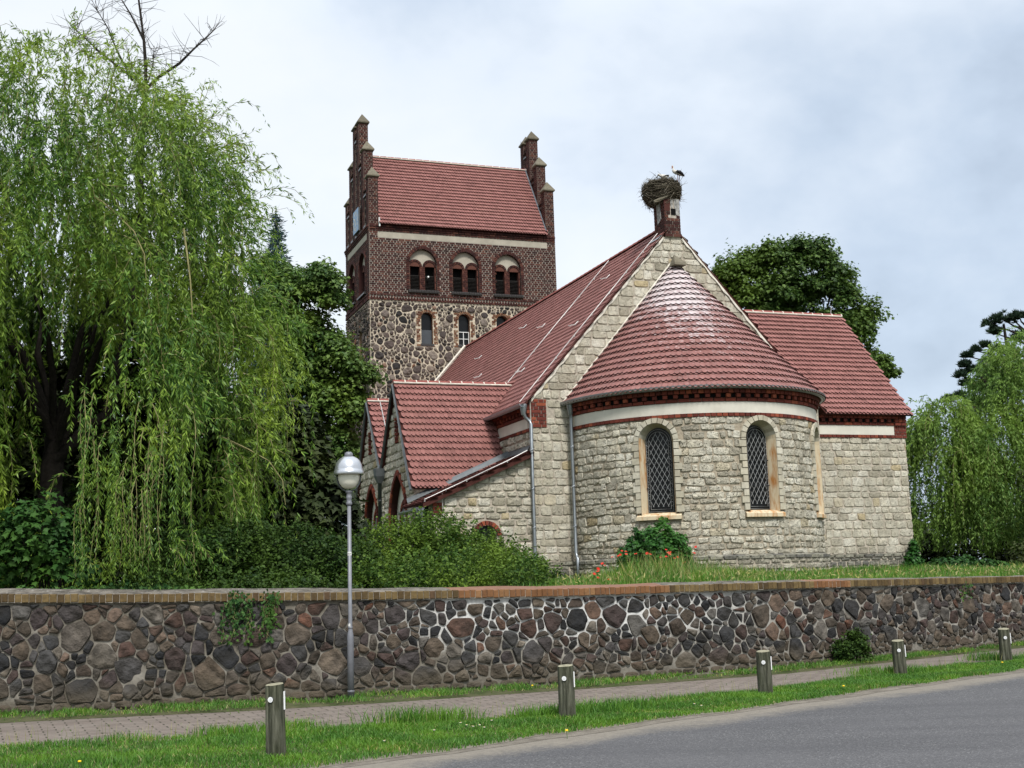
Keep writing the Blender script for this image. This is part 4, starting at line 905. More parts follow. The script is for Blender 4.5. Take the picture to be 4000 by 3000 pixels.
for i, (c, H) in enumerate(zip((-1.57, -.10, 1.43), SW)):
    mb = MB(); reveal(mb, H, ft, .16, 'brickold', 'glass'); mb.box((c - .26, VT - .03, 10.27), (c + .26, VT + .1, 10.345), 'sill')
    w_ = mb.build('window', P_)
    if i == 0:
        mb = MB(); mb.box((c - .215, VT + .12, 10.36), (c + .215, VT + .145, 10.9), 'glassgrey'); mb.build('lower_panel', w_)
    if i == 1:
        mb = MB(); y0, y1 = VT + .12, VT + .15
        for a, b in (((c - .225, y0, 10.35), (c + .225, y1, 10.38)), ((c - .225, y0, 10.86), (c + .225, y1, 10.89)), ((c - .225, y0, 10.381), (c - .195, y1, 10.859)), ((c + .195, y0, 10.381), (c + .225, y1, 10.859)), ((c - .014, y0, 10.381), (c + .014, y1, 10.859)), ((c - .194, y0, 10.60), (c - .015, y1, 10.625)), ((c + .015, y0, 10.60), (c + .194, y1, 10.625))): mb.box(a, b, 'whitepaint')
        mb.build('frame', w_)
ZB, ZT = 11.96, 14.83
BW = [-1.68, .01, 1.73]; BL = [17.98, 19.72]
hB = lambda c, a: arch(c, 12.40, 13.42, a, 16, .1)
mb = MB()
def brick_face(fn, s0, s1, cs):
    panel(mb, [(s0, ZB), (s1, ZB), (s1, ZT), (s0, ZT)], [hB(c, .53) for c in cs], fn, 'brickmortar')
    bandz = (14.35, 14.60)
    for z0, z1 in ((ZB + .25, bandz[0]),): blocks(mb, bond([(s0, z0), (s1, z0), (s1, z1), (s0, z1)], [hB(c, .565) for c in cs], .079, .25), fn, 'brickdark', .0095, .014, .003)
    for a, b in ((s0, s0 + .34), (s1 - .34, s1)): blocks(mb, bond([(a, bandz[0]), (b, bandz[0]), (b, bandz[1]), (a, bandz[1])], (), .079, .25), fn, 'brickdark', .0095, .014, .003)
    mb.add([fn(s0 + .345, bandz[0] + .01, .006), fn(s1 - .345, bandz[0] + .01, .006), fn(s1 - .345, bandz[1] - .01, .006), fn(s0 + .345, bandz[1] - .01, .006)], [(0, 1, 2, 3)], 'plasterdark')
    # saw-tooth course over the fieldstone, and the stacked cornice at the top
    blocks(mb, rows(s0, s1, ZB, ZB + .075, .13), fn, 'brickdark', .006, .05, .003)
    for r in rows(s0, s1, ZB + .075, ZB + .175, .11):
        c_ = cent(r); blocks(mb, [[(r[0][0], r[0][1]), (r[1][0], r[1][1]), (c_[0], r[2][1])]], fn, 'brickdark', .004, .045, .003)
    blocks(mb, rows(s0, s1, ZB + .175, ZB + .25, .13), fn, 'brickdark', .006, .045, .003)
    blocks(mb, rows(s0, s1, bandz[1], bandz[1] + .075, .13), fn, 'brickdark', .006, .03, .003); blocks(mb, rows(s0, s1, bandz[1] + .075, bandz[1] + .15, .25), fn, 'brickdark', .006, .055, .003); blocks(mb, rows(s0, s1, bandz[1] + .15, ZT, .13), fn, 'brickdark', .006, .08, .003)
brick_face(ft, -TW, TW, BW); brick_face(fl0, VT, VT + TD, BL)
panel(mb, [(VT, ZB), (VT + TD, ZB), (VT + TD, ZT), (VT, ZT)], [], right(TW), 'brickmortar'); blocks(mb, bond([(VT, ZB), (VT + TD, ZB), (VT + TD, ZT), (VT, ZT)], (), .079, .25), right(TW), 'brickdark', .0075, .014, .003)
panel(mb, [(-TW, 3.0), (TW, 3.0), (TW, ZT), (-TW, ZT)], [], lambda s, z, n: (s, VT + TD + n, z), 'brickdark')
mb.build('belfry_wall', P_)
def bell_window(fn, c):
    mb = MB(); H = hB(c, .53); blocks(mb, ring(c, 13.42, .53, .665, 30, .1), fn, 'brickdark', .0055, .04, .003)
    blocks(mb, [[(c + a, z), (c + a + .12, z), (c + a + .12, z + .079), (c + a, z + .079)] for a in (.53, -.65) for z in np.arange(12.42, 13.38, .079)], fn, 'brickdark', .0065, .03, .003)
    reveal(mb, H, fn, .11, 'brickdark'); f2 = lambda s, z, n: fn(s, z, n - .11)
    op = [arch(c + d, 12.42, 13.34, .19, 12) for d in (-.29, .29)]
    panel(mb, H, op, f2, 'plasterdark'); panel(mb, [(c - .529, 12.405), (c + .529, 12.405), (c + .529, 13.36), (c - .529, 13.36)], op, lambda s, z, n: f2(s, z, n + .006), 'brickdark')
    blocks(mb, bond([(c - .53, 12.41), (c + .53, 12.41), (c + .53, 13.36), (c - .53, 13.36)], op, .079, .2), f2, 'brickdark', .0065, .022, .003)
    for d in (-.29, .29): blocks(mb, [[(min(max(p[0], c - .525), c + .525), p[1]) for p in q] for q in ring(c + d, 13.34, .19, .285, 12)], f2, 'brickdark', .004, .032, .003)
    for q in op: reveal(mb, q, f2, .22, 'brickdark', 'black')
    w_ = mb.build('bell_window', P_)
    mb = MB()
    for d in (-.29, .29):
        for z in np.arange(12.44, 13.0, .055):
            P = [f2(c + d - .185, z, -.09), f2(c + d + .185, z, -.09), f2(c + d + .185, z + .045, -.16), f2(c + d - .185, z + .045, -.16)]
            mb.add(P + [f2(c + d - .185, z + .008, -.085), f2(c + d + .185, z + .008, -.085)], [(0, 1, 2, 3), (0, 4, 5, 1), (4, 3, 2, 5)], 'louvre')
    mb.build('louvre', w_)
    mb = MB()
    for x0 in np.arange(c - .60, c + .59, .1): mb.add([fn(x0 + .004, 12.29, .0), fn(x0 + .096, 12.29, .0), fn(x0 + .096, 12.29, .10), fn(x0 + .004, 12.29, .10), fn(x0 + .004, 12.35, .11), fn(x0 + .096, 12.35, .11), fn(x0 + .096, 12.41, .05), fn(x0 + .004, 12.41, .05), fn(x0 + .004, 12.42, -.02), fn(x0 + .096, 12.42, -.02)], [(0, 1, 2, 3), (3, 2, 5, 4), (4, 5, 6, 7), (7, 6, 9, 8), (0, 3, 4, 7), (1, 6, 5, 2)], 'sill')
    mb.build('sill', w_); return w_
for c in BW: bell_window(ft, c)
for c in BL: bell_window(fl0, c)
mb = MB()
for d in (1,): mb.tube([(-1.47, VT + .1, 12.93), (-1.47, VT + .02, 12.95)], .035, 'whitepaint', 8)
mb.build('white_lamp', P_)
# roof between the stepped gables
TRZ, TVC = 18.19, VT + TD / 2; te = .16; tsl = (TRZ - 14.86) / (TD / 2 + te); tll = math.hypot(1, tsl) * (TD / 2 + te)
mb = MB(); flat_roof(mb, 'tile', (-3.40, VT - te, 14.86), (1, 0, 0), (0, 1, tsl), 6.80, tll - .02, .113, .19)
flat_roof(mb, 'tile', (3.40, VT + TD + te, 14.86), (-1, 0, 0), (0, -1, tsl), 6.80, tll - .02, .16, .19, False)
o = mb.build('tower_roof', P_); ridge('ridge_tiles', (-3.40, TVC, TRZ + .04), (3.40, TVC, TRZ + .04), .065, o, .29)
mb = MB()
for sg in (1, -1): mb.tube([(3.37, VT - .1, 15.0 + .03), (3.37, TVC, TRZ + .10)], .03, 'zinc', 4)
mb.build('flashing', o)
mb = MB(); mb.tube([(-3.38, VT - .12, 15.1), (-3.38, VT - .12, 14.95), (-3.37, VT - .14, 14.75)], .03, 'whitepaint', 5); mb.build('eaves_trim', o)
def stepped_gable(sg):
    u_out, u_in = sg * TW, sg * (TW - .36); fo = left(-TW) if sg < 0 else right(TW); lo, hi = sorted((u_out, u_in))
    vs = [TVC + d for d in (-1.84, -1.08, -.33, .33, 1.08, 1.84)]; tops = [16.70, 18.0, 19.37, 19.37, 18.0, 16.70]
    mb = MB()
    fi = (lambda s, z, n: (u_in + n, s, z)) if sg < 0 else (lambda s, z, n: (u_in - n, s, z))
    for k in range(5):
        v0, v1 = vs[k] + .18, vs[k + 1] - .18; zt = min(tops[k], tops[k + 1]) - (.42 if k != 2 else .45); vm = (v0 + v1) / 2
        mb.box((lo + .03, v0 - .02, ZT), (hi - .03, v1 + .02, zt), 'brickmortar')
        H = arch(vm, ZT + .12, zt - .38, .10, 8, .6); f2 = lambda s, z, n: fo(s, z, n - .03); f4 = lambda s, z, n: fi(s, z, n - .03)
        blocks(mb, bond([(v0, ZT), (v1, ZT), (v1, zt), (v0, zt)], [H], .079, .25), f2, 'brickdark', .0065, .016, .003)
        mb.add([f2(p[0], p[1], .002) for p in H], [tuple(range(len(H)))], 'black')
        blocks(mb, bond([(v0, max(ZT, 14.9)), (v1, max(ZT, 14.9)), (v1, zt), (v0, zt)], (), .079, .25), f4, 'brickdark', .0065, .014, .003)
        mb.add([(lo - .04, v0, zt), (hi + .04, v0, zt), (hi + .04, v1, zt), (lo - .04, v1, zt), (lo + .1, v0, zt + .12), (hi - .1, v0, zt + .12), (hi - .1, v1, zt + .12), (lo + .1, v1, zt + .12)], [(0, 3, 2, 1), (4, 5, 6, 7), (0, 1, 5, 4), (2, 3, 7, 6), (1, 2, 6, 5), (3, 0, 4, 7)], 'sill')
        mb.box((lo - .03, v0, zt - .20), (hi + .03, v1, zt - .13), 'sill')
        mb.box((lo - .05, v0 + .01, ZT), (lo + .1, v1 - .01, ZT + .10), 'sill')
    g = mb.build('stepped_gable', P_)
    for v, zt in zip(vs, tops):
        mb = MB(); h = .18; z0 = ZT
        mb.box((lo + .004, v - h + .004, z0), (hi - .004, v + h - .004, zt), 'brickmortar')
        rg_ = lambda a, b: [(a, z0), (b, z0), (b, zt), (a, zt)]
        blocks(mb, bond(rg_(lo, hi), (), .079, .24), east(v - h), 'brickdark', .0065, .012, .003); blocks(mb, bond(rg_(lo, hi), (), .079, .24), lambda s, z, n: (s, v + h + n, z), 'brickdark', .0065, .012, .003)
        blocks(mb, bond(rg_(v - h, v + h), (), .079, .24), left(lo), 'brickdark', .0065, .012, .003); blocks(mb, bond(rg_(v - h, v + h), (), .079, .24), right(hi), 'brickdark', .0065, .012, .003)
        a = .245; cu, b = (lo + hi) / 2, .20
        mb.add([(cu + x * q, v + y * q, z) for q, z in ((b, zt), (a, zt + .03), (a, zt + .075)) for x, y in ((-1, -1), (1, -1), (1, 1), (-1, 1))] + [(cu, v, zt + .46)], [(0, 3, 2, 1)] + [(i, (i + 1) % 4, 4 + (i + 1) % 4, 4 + i) for i in range(4)] + [(4 + i, 4 + (i + 1) % 4, 8 + (i + 1) % 4, 8 + i) for i in range(4)] + [(8 + i, 8 + (i + 1) % 4, 12) for i in range(4)], 'capstone')
        mb.build('pinnacle', g)
    return g
stepped_gable(-1); stepped_gable(1)
mb = MB(); mb.tube([(3.30, TVC + .2, TRZ - .1), (3.30, TVC + .2, TRZ + 1.35)], .008, 'iron', 5); mb.build('lightning_rod', P_)
# clock on the left gable
cv, cz, ch_ = 18.47, 15.40, .44; uc = -TW - .13
mb = MB(); mb.box((uc, cv - ch_, cz - .46), (uc + .06, cv + ch_, cz + .46), 'zincdark'); clock = mb.build('clock', P_)
mb = MB(); mb.box((uc - .008, cv - ch_ + .012, cz - .448), (uc - .001, cv + ch_ - .012, cz + .448), 'clockblue'); mb.build('dial', clock)
for k in range(12):
    mb = MB(); t = pi / 2 - k * pi / 6; n_ = (2, 1, 2, 3, 2, 1, 2, 2, 3, 2, 1, 2)[k]
    for q in range(n_):
        o_ = (q - (n_ - 1) / 2) * .045; c_, s__ = math.cos(t), math.sin(t)
        def pt(r, w_): return (uc - .012, cv - (r * c_ - (o_ + w_) * s__) * 1.0, cz + r * s__ + (o_ + w_) * c_)
        mb.add([pt(.27, -.013), pt(.27, .013), pt(.39, .013), pt(.39, -.013)], [(0, 1, 2, 3)], 'gold')
    mb.build('numeral', clock)
def hand(ang, L, wd):
    t = pi / 2 - ang; c_, s__ = math.cos(t), math.sin(t); mb = MB(); P = [(-.07, -wd * .6), (-.07, wd * .6), (L * .7, wd), (L, 0), (L * .7, -wd)]
    mb.add([(uc - .03, cv - (r * c_ - q * s__), cz + r * s__ + q * c_) for r, q in P], [tuple(range(5))], 'gold'); mb.build('hand', clock)
hand(R_(318), .18, .035); hand(R_(152), .30, .022)

# ================================================================== STORKS AND NEST
NC = church_pt(-.07, .30)
t = thing('stork_nest', 'big round nest of dry sticks built on top of the church chimney', 'nest', (NC[0], NC[1], 10.86), YAW)
M['stick'] = stone_mat('nest_stick', [(0, (.05, .04, .03)), (.5, (.13, .11, .08)), (1, (.30, .27, .21))], 20, .2, .1, .005); M['nestcore'] = simple('nest_core', (.022, .017, .012), .95, .1)
mb = MB(); prof = [(.0, .0), (.34, .0), (.45, .12), (.50, .28), (.51, .42), (.45, .54), (.28, .60), (.0, .61)]; mb.lathe([(r * .93, z) for r, z in prof], 'nestcore', 20)
pr = np.array(prof[1:])
for i in range(1150):
    f = random.random(); z = .0 + .62 * f; r = np.interp(z, pr[:, 1], pr[:, 0]); a = random.uniform(0, 2 * pi); r *= random.uniform(.86, 1.05)
    c = Vector((r * math.cos(a), r * math.sin(a), z)); tg = Vector((-math.sin(a), math.cos(a), random.gauss(0, .45))).normalized(); L = random.uniform(.10, .30); b = Vector((math.cos(a), math.sin(a), 0)) * -.05 * (L / .25)
    mb.tube([c - tg * L + b + Vector((0, 0, random.gauss(0, .02))), c, c + tg * L + b + Vector((0, 0, random.gauss(0, .02)))], [.004, random.uniform(.005, .010), .003], 'stick', 3, False)
for i in range(95):
    a = random.uniform(0, 2 * pi); z = random.uniform(.05, .6); r = np.interp(z, pr[:, 1], pr[:, 0]); c = Vector((r * math.cos(a), r * math.sin(a), z)) * .95
    d = Vector((math.cos(a + random.gauss(0, .6)), math.sin(a + random.gauss(0, .6)), random.gauss(-.1, .5))).normalized(); L = random.uniform(.08, .26); mb.tube([c, c + d * L * .6, c + d * L + Vector((0, 0, random.gauss(0, .03)))], [.006, .004, .002], 'stick', 3, False)
for p, q in (((.48, 0, .5), (.72, -.1, .62)), ((.4, -.2, .55), (.62, -.25, .85)), ((.42, -.1, .58), (.56, -.1, .98)), ((-.48, -.15, .35), (-.74, -.2, .08)), ((.46, 0, .05), (.50, -.1, -.08)), ((-.3, -.36, .6), (-.52, -.4, .72))): mb.tube([p, (Vector(p) + Vector(q)) / 2 + Vector((0, 0, .02)), q], [.007, .005, .002], 'stick', 4, False)
mb.build('sticks', t)
mb = MB(); mb.tube([(-.40, -.34, -.05), (-.28, -.36, .0), (-.05, -.42, .12)], [.045, .05, .04], 'capstone', 7); mb.build('log', t)
M['feather'] = simple('white_feather', (.56, .53, .48), .8, .2, var=.12); M['blackfeather'] = simple('black_feather', (.010, .010, .013), .6, .3); M['birdleg'] = simple('red_leg', (.16, .05, .035), .6, .3); M['bill'] = simple('red_bill', (.40, .07, .03), .5, .3); M['darkbill'] = simple('dark_bill', (.02, .018, .018), .5, .3)
def sub_tube(name, parent, pts, rad, m, k=10, sq=1.0):
    mb = MB(); mb.tube(pts, rad, m, k); o = mb.build(name, parent, True); return o
SP = church_pt(.30, .10)
t = thing('stork', 'white stork with black wings standing upright on the right rim of the nest', 'stork', (SP[0], SP[1], 11.46), YAW)
body = sub_tube('body', t, [(.175, 0, .165), (.12, 0, .185), (.05, 0, .215), (-.03, 0, .235), (-.085, 0, .25), (-.112, 0, .275), (-.104, 0, .31), (-.108, 0, .345), (-.122, 0, .375), (-.127, 0, .395), (-.130, 0, .408)], [.012, .035, .058, .063, .052, .034, .024, .020, .024, .023, .010], 'feather', 12)
for sg in (-1, 1): sub_tube('wing', t, [(-.070, sg * .040, .225), (-.02, sg * .047, .240), (.05, sg * .042, .232), (.12, sg * .030, .200), (.175, sg * .016, .165), (.205, sg * .006, .148)], [.010, .042, .052, .040, .024, .006], 'blackfeather', 10)
sub_tube('bill', t, [(-.132, -.01, .385), (-.150, -.02, .345), (-.165, -.03, .300)], [.013, .010, .002], 'bill', 6)
for x, y, b in ((-.012, -.02, .0), (.055, .02, .035)): sub_tube('leg', t, [(x + .02, y, .18), (x + .012, y, .11), (x + b * .4, y, .05), (x + b * .3, y, -.02), (x + b * .3 - .03, y, -.03)], [.016, .008, .009, .007, .004], 'birdleg', 6)
SP = church_pt(-.10, .08)
t = thing('stork', 'stork lying low in the middle of the nest with dark bill pointing down', 'stork', (SP[0], SP[1], 11.44), YAW)
sub_tube('body', t, [(.165, 0, .135), (.12, 0, .115), (.05, 0, .105), (-.03, 0, .10), (-.09, 0, .115), (-.125, 0, .135), (-.145, 0, .140), (-.16, 0, .13)], [.008, .03, .055, .058, .042, .028, .030, .014], 'feather', 12)
for sg in (-1, 1): sub_tube('wing', t, [(-.04, sg * .05, .09), (.03, sg * .053, .115), (.10, sg * .038, .135), (.15, sg * .02, .15)], [.008, .016, .016, .005], 'blackfeather', 8)
sub_tube('bill', t, [(-.150, 0, .140), (-.175, -.01, .100), (-.20, -.02, .045)], [.018, .014, .004], 'darkbill', 6)

# ================================================================== CHURCHYARD WALL
X = np.linspace(-30, 34, 1600); Y = np.array([wy(x) for x in X]); S = np.concatenate([[0], np.cumsum(np.hypot(np.diff(X), np.diff(Y)))])
TX = np.gradient(X, S); TY = np.gradient(Y, S)
HW = 1.35
def wall_fn(s, wv, n):
    x = np.interp(s, S, X); y = np.interp(s, S, Y); tx = np.interp(s, S, TX); ty = np.interp(s, S, TY); return (x + ty * n, y - tx * n, wv / HW * wz(x))
def wall_abs(s, z, n):
    x = np.interp(s, S, X); y = np.interp(s, S, Y); tx = np.interp(s, S, TX); ty = np.interp(s, S, TY); return (x + ty * n, y - tx * n, z)
sx_ = lambda x: float(np.interp(x, X, S))
# angular, tightly fitted stones
wallt = thing('churchyard_wall', 'long churchyard retaining wall of dark rounded fieldstones topped by brick coping', 'wall', (0, 0, 0))
mb = MB(); s0, s1 = sx_(-13), sx_(24); ss = np.arange(s0 - 12, s1 + 8, .25); k = len(ss)
V = [wall_fn(s, 0, -0.0) for s in ss] + [wall_fn(s, HW, 0) for s in ss]; V[:k] = [(p[0], p[1], -.1) for p in V[:k]]
V += [wall_fn(s, HW, -.55) for s in ss]; mb.add(V, [(i, i + 1, k + i + 1, k + i) for i in range(k - 1)] + [(k + i, k + i + 1, 2 * k + i + 1, 2 * k + i) for i in range(k - 1)], 'wallmortar')
wall_fn_ref = wall_fn; S_REF = sx_(-1.4)
cells = voronoi([(s0, .10), (s1, .10), (s1, HW - .015), (s0, HW - .015)], (), .235, .82, 1.2)
pebbles(mb, cells, wall_fn, 'wallstone', .011, .038, .13, .010)
pebbles(mb, [[(a, .0), (a + b, .0), (a + b * .97, .115), (a + .02, .115)] for a, b in ((s, .26) for s in np.arange(s0, s1, .26))], wall_fn, 'wallstone', .012, .03)
mb.build('stone_face', wallt)
mb = MB(); mt = MB(); c0 = sx_(-30 + .2); s = sx_(-14); end = sx_(30); sO = [(sx_(-.98), sx_(2.33)), (sx_(4.95), sx_(5.65))]
while s < end:
    bw = random.uniform(.078, .10); x = float(np.interp(s, S, X)); z0 = wz(x) + .004; org = any(a < s < b for a, b in sO)
    dz = random.uniform(-.006, .006); dn = random.uniform(-.008, .008)
    A = [(s + .003, z0 + dz), (s + bw - .003, z0 + dz), (s + bw - .003, z0 + .112 + dz), (s + .003, z0 + .112 + dz)]
    Vv = [wall_abs(q[0], q[1], -.12) for q in A] + [wall_abs(q[0], q[1], .065 + dn) for q in A]; c_ = cent(A); Vf = [wall_abs(c_[0] + (q[0] - c_[0]) * .82, c_[1] + (q[1] - c_[1]) * .88, .073 + dn) for q in A]
    mb.add(Vv + Vf, [(i, (i + 1) % 4, 4 + (i + 1) % 4, 4 + i) for i in range(4)] + [(4 + i, 4 + (i + 1) % 4, 8 + (i + 1) % 4, 8 + i) for i in range(4)] + [(8, 9, 10, 11)], 'copingorange' if org else 'copingbrick')
    s += bw
ss2 = np.arange(sx_(-14), end, .2); k = len(ss2); Vv = [wall_abs(s, wz(float(np.interp(s, S, X))) + .0, .058) for s in ss2] + [wall_abs(s, wz(float(np.interp(s, S, X))) + .108, .058) for s in ss2]; mb.add(Vv, [(i, i + 1, k + i + 1, k + i) for i in range(k - 1)], 'brickmortar')
mb.build('coping_bricks', wallt)
ss2 = np.arange(sx_(-14), end, .06); k = len(ss2); nn = [.055, .03, -.12, -.3, -.5, -.56]; hh = [.100, .122, .135, .165, .185, .09]; V = []
for n_, h_ in zip(nn, hh):
    for s in ss2:
        x = float(np.interp(s, S, X)); sl = np.interp(x, [-7, 1, 10], [1.0, .72, .45]); V.append(wall_abs(s, wz(x) + .10 + (h_ - .10) * sl + .008 * math.sin(s * 3.1 + n_ * 9) * math.sin(s * 1.3), n_ + .006 * math.sin(s * 7.7)))
Fg = []; Fr = []
for j in range(5):
    for i in range(k - 1): (Fr if any(a < ss2[i] < b for a, b in sO) else Fg).append((j * k + i, j * k + i + 1, (j + 1) * k + i + 1, (j + 1) * k + i))
mt.add(V, Fg, 'copingtop'); mt.add(V, Fr, 'copingtopred'); mt.build('coping_top', wallt)

# ================================================================== STREET FURNITURE
t = thing('street_lamp', 'grey steel street lamp with domed metal hood and opal globe', 'street lamp', (-2.36, 17.45, 0))
mb = MB(); mb.lathe([(0, -.05), (.046, -.05), (.046, .82), (.044, .87), (.033, .93), (.0285, .96), (.0265, 2.72), (0, 2.72)], 'galv', 20); mb.lathe([(.0305, .962), (.033, .964), (.033, .99), (.0305, .992)], 'galv', 16); mb.lathe([(.047, .10), (.050, .105), (.050, .12), (.047, .125)], 'galv', 16); mb.build('pole', t, True)
mb = MB(); mb.lathe([(.034, 2.68), (.044, 2.69), (.044, 2.715), (.036, 2.73), (.034, 2.76), (.040, 2.775), (.040, 2.80), (.035, 2.81), (.035, 2.85), (.05, 2.865), (.05, 2.885), (0, 2.89)], 'galv', 20); mb.build('collar', t, True)
mb = MB()
for a in (-.13,):
    mb.tube([(.172 * math.cos(q) * math.cos(a), .172 * math.cos(q) * math.sin(a), 3.09 + .215 * math.sin(q) * (1 if q > pi else 1)) for q in np.linspace(pi, 2 * pi, 24)] , .011, 'zincdark', 7)
    for sg in (-1, 1): mb.tube([(sg * .172 * math.cos(a), sg * .172 * math.sin(a), 3.09), (sg * .172 * math.cos(a), sg * .172 * math.sin(a), 3.14)], .011, 'zincdark', 7)
mb.build('yoke', t, True)
mb = MB(); mb.lathe([(.150, 3.14), (.156, 3.10), (.150, 3.05), (.132, 2.99), (.100, 2.94), (.055, 2.915), (0, 2.91)], 'globe', 28); mb.build('globe', t, True)
mb = MB(); mb.lathe([(.150, 3.13), (.206, 3.105), (.212, 3.115), (.212, 3.165), (.200, 3.172), (.198, 3.20), (.188, 3.25), (.165, 3.30), (.130, 3.340), (.085, 3.366), (.06, 3.372), (.0, 3.375)], 'alu', 36); mb.build('hood', t, True)
mb = MB(); mb.lathe([(.052, 3.368), (.060, 3.375), (.062, 3.395), (.055, 3.42), (.035, 3.437), (0, 3.442)], 'galv', 20); mb.build('finial', t, True)
mb = MB(); lz = 2.0; k = 10; R1 = .0302
aa = np.linspace(-pi * .92, -pi * .08, k); V = [(R1 * math.cos(a), R1 * math.sin(a), lz - .026) for a in aa] + [(R1 * math.cos(a), R1 * math.sin(a), lz + .026) for a in aa]; mb.add(V, [(i, i + 1, k + i + 1, k + i) for i in range(k - 1)], 'whitepaint'); lab = mb.build('number_label', t)
cu = bpy.data.curves.new('number', 'FONT'); cu.body = '004'; cu.size = .030 * SC; cu.align_x = 'CENTER'; cu.align_y = 'CENTER'; tmp = bpy.data.objects.new('number', cu); COL.objects.link(tmp)
bpy.context.view_layer.update(); me = bpy.data.meshes.new_from_object(tmp.evaluated_get(bpy.context.evaluated_depsgraph_get())); bpy.data.objects.remove(tmp)
o = bpy.data.objects.new('number', me); COL.objects.link(o); o.parent = lab; me.materials.clear(); me.materials.append(M['ink']); o.location = (0, 0, (lz - .004) * SC)
for v in me.vertices: a = -pi / 2 + v.co.x / (R1 * SC); z = v.co.y; v.co = Vector(((R1 + .0012) * SC * math.cos(a), (R1 + .0012) * SC * math.sin(a), z))
mb = MB(); V = [(R1 * 1.04 * math.cos(a), R1 * 1.04 * math.sin(a), .995 + .012 * (-1) ** i * .6) for i, a in enumerate(aa)] + [(R1 * 1.04 * math.cos(a), R1 * 1.04 * math.sin(a), 1.03 + .012 * math.sin(i * 2)) for i, a in enumerate(aa)]; mb.add(V, [(i, i + 1, k + i + 1, k + i) for i in range(k // 2)], 'whitepaint'); mb.build('torn_sticker', t)
def bollard(x, y, h, label, lean, seed):
    t = thing('bollard', label, 'bollard', (x, y, 0), 0, 'wooden bollards along the grass verge'); t.rotation_euler = (lean[1], lean[0], seed * .17 - .2)
    rs = random.Random(seed); mb = MB(); k = 40; zz = np.linspace(-.1, h, 10); V = []
    for z in zz:
        for j in range(k):
            a = 2 * pi * j / k; g = .0045 * math.sin(a * 7 + seed) + .003 * math.sin(a * 13 + seed * 2) - (.006 if (j + seed * 7) % 17 == 0 else 0); r = .087 + g + .006 * (1 - z / h); V.append((r * math.cos(a), r * math.sin(a), z + (0 if z < h else .006 * math.sin(a + 1) - .004)))
    mb.add(V, [(i * k + j, i * k + (j + 1) % k, (i + 1) * k + (j + 1) % k, (i + 1) * k + j) for i in range(9) for j in range(k)], 'wood'); p = mb.build('post', t)
    mb = MB(); r = .086; V = [(r * math.cos(2 * pi * j / k), r * math.sin(2 * pi * j / k), h + .006 * math.sin(2 * pi * j / k + 1) - .003) for j in range(k)] + [(.08 * math.cos(2 * pi * j / k), .08 * math.sin(2 * pi * j / k), h + .004 + .006 * math.sin(2 * pi * j / k + 1)) for j in range(k)] + [(0, 0, h + .006)]
    mb.add(V, [(j, (j + 1) % k, k + (j + 1) % k, k + j) for j in range(k)] + [(k + j, k + (j + 1) % k, 2 * k) for j in range(k)], 'woodtop'); mb.build('post_top', t)
    mb = MB(); zr_ = h - .135; a0 = -pi / 2 - .22 - (seed * .17 - .2) + math.atan2(-x, y) * -0 ; c = Vector((math.cos(a0), math.sin(a0), 0)); sdv = Vector((-math.sin(a0), math.cos(a0), 0)); up = Vector((0, 0, 1)); R1 = .0255
    def disc(rr, d, m): mb.add([tuple(c * d + up * zr_ + (sdv * math.cos(2 * pi * j / 20) + up * math.sin(2 * pi * j / 20)) * rr) for j in range(20)], [tuple(range(20))], m)
    V = [tuple(c * d + up * zr_ + (sdv * math.cos(2 * pi * j / 20) + up * math.sin(2 * pi * j / 20)) * R1) for d in (.08, .104) for j in range(20)]; mb.add(V, [(j, (j + 1) % 20, 20 + (j + 1) % 20, 20 + j) for j in range(20)], 'zincdark'); disc(R1, .104, 'reflector'); disc(R1 * .62, .1048, 'reflgrey'); disc(R1 * .48, .1056, 'reflector'); disc(.004, .1064, 'zincdark')
    mb.build('reflector', t)
    mb = MB(); a1 = .10 - (seed * .17 - .2); cc = Vector((math.cos(a1), math.sin(a1), 0)); q = Vector((-math.sin(a1), math.cos(a1), 0)); 
    V = [tuple(cc * d + q * e_ + up * z) for d in (.086, .098) for e_, z in ((-.03, h - .24), (.03, h - .24), (.03, h - .07), (-.03, h - .07))]; mb.add(V, [(4, 5, 6, 7), (0, 1, 5, 4), (1, 2, 6, 5), (2, 3, 7, 6), (3, 0, 4, 7)], 'reflector'); mb.build('reflective_strip', t)
for i, (x, y, h, l, ln) in enumerate([(-2.36, 12.11, .655, 'tallest and darkest wooden bollard, nearest the left end of the verge', (-.02, 0)), (.51, 14.32, .59, 'greenish wooden bollard standing below the orange bricks of the coping', (-.005, 0)), (3.17, 16.4, .55, 'wooden bollard left of the bush growing at the wall foot', (-.01, .01)), (5.62, 18.65, .50, 'wooden bollard right of the bush growing at the wall foot', (-.03, 0)), (7.96, 20.62, .52, 'smallest looking wooden bollard at the far right end of the row', (-.03, .01))]): bollard(x, y, h, l, ln, i + 1)

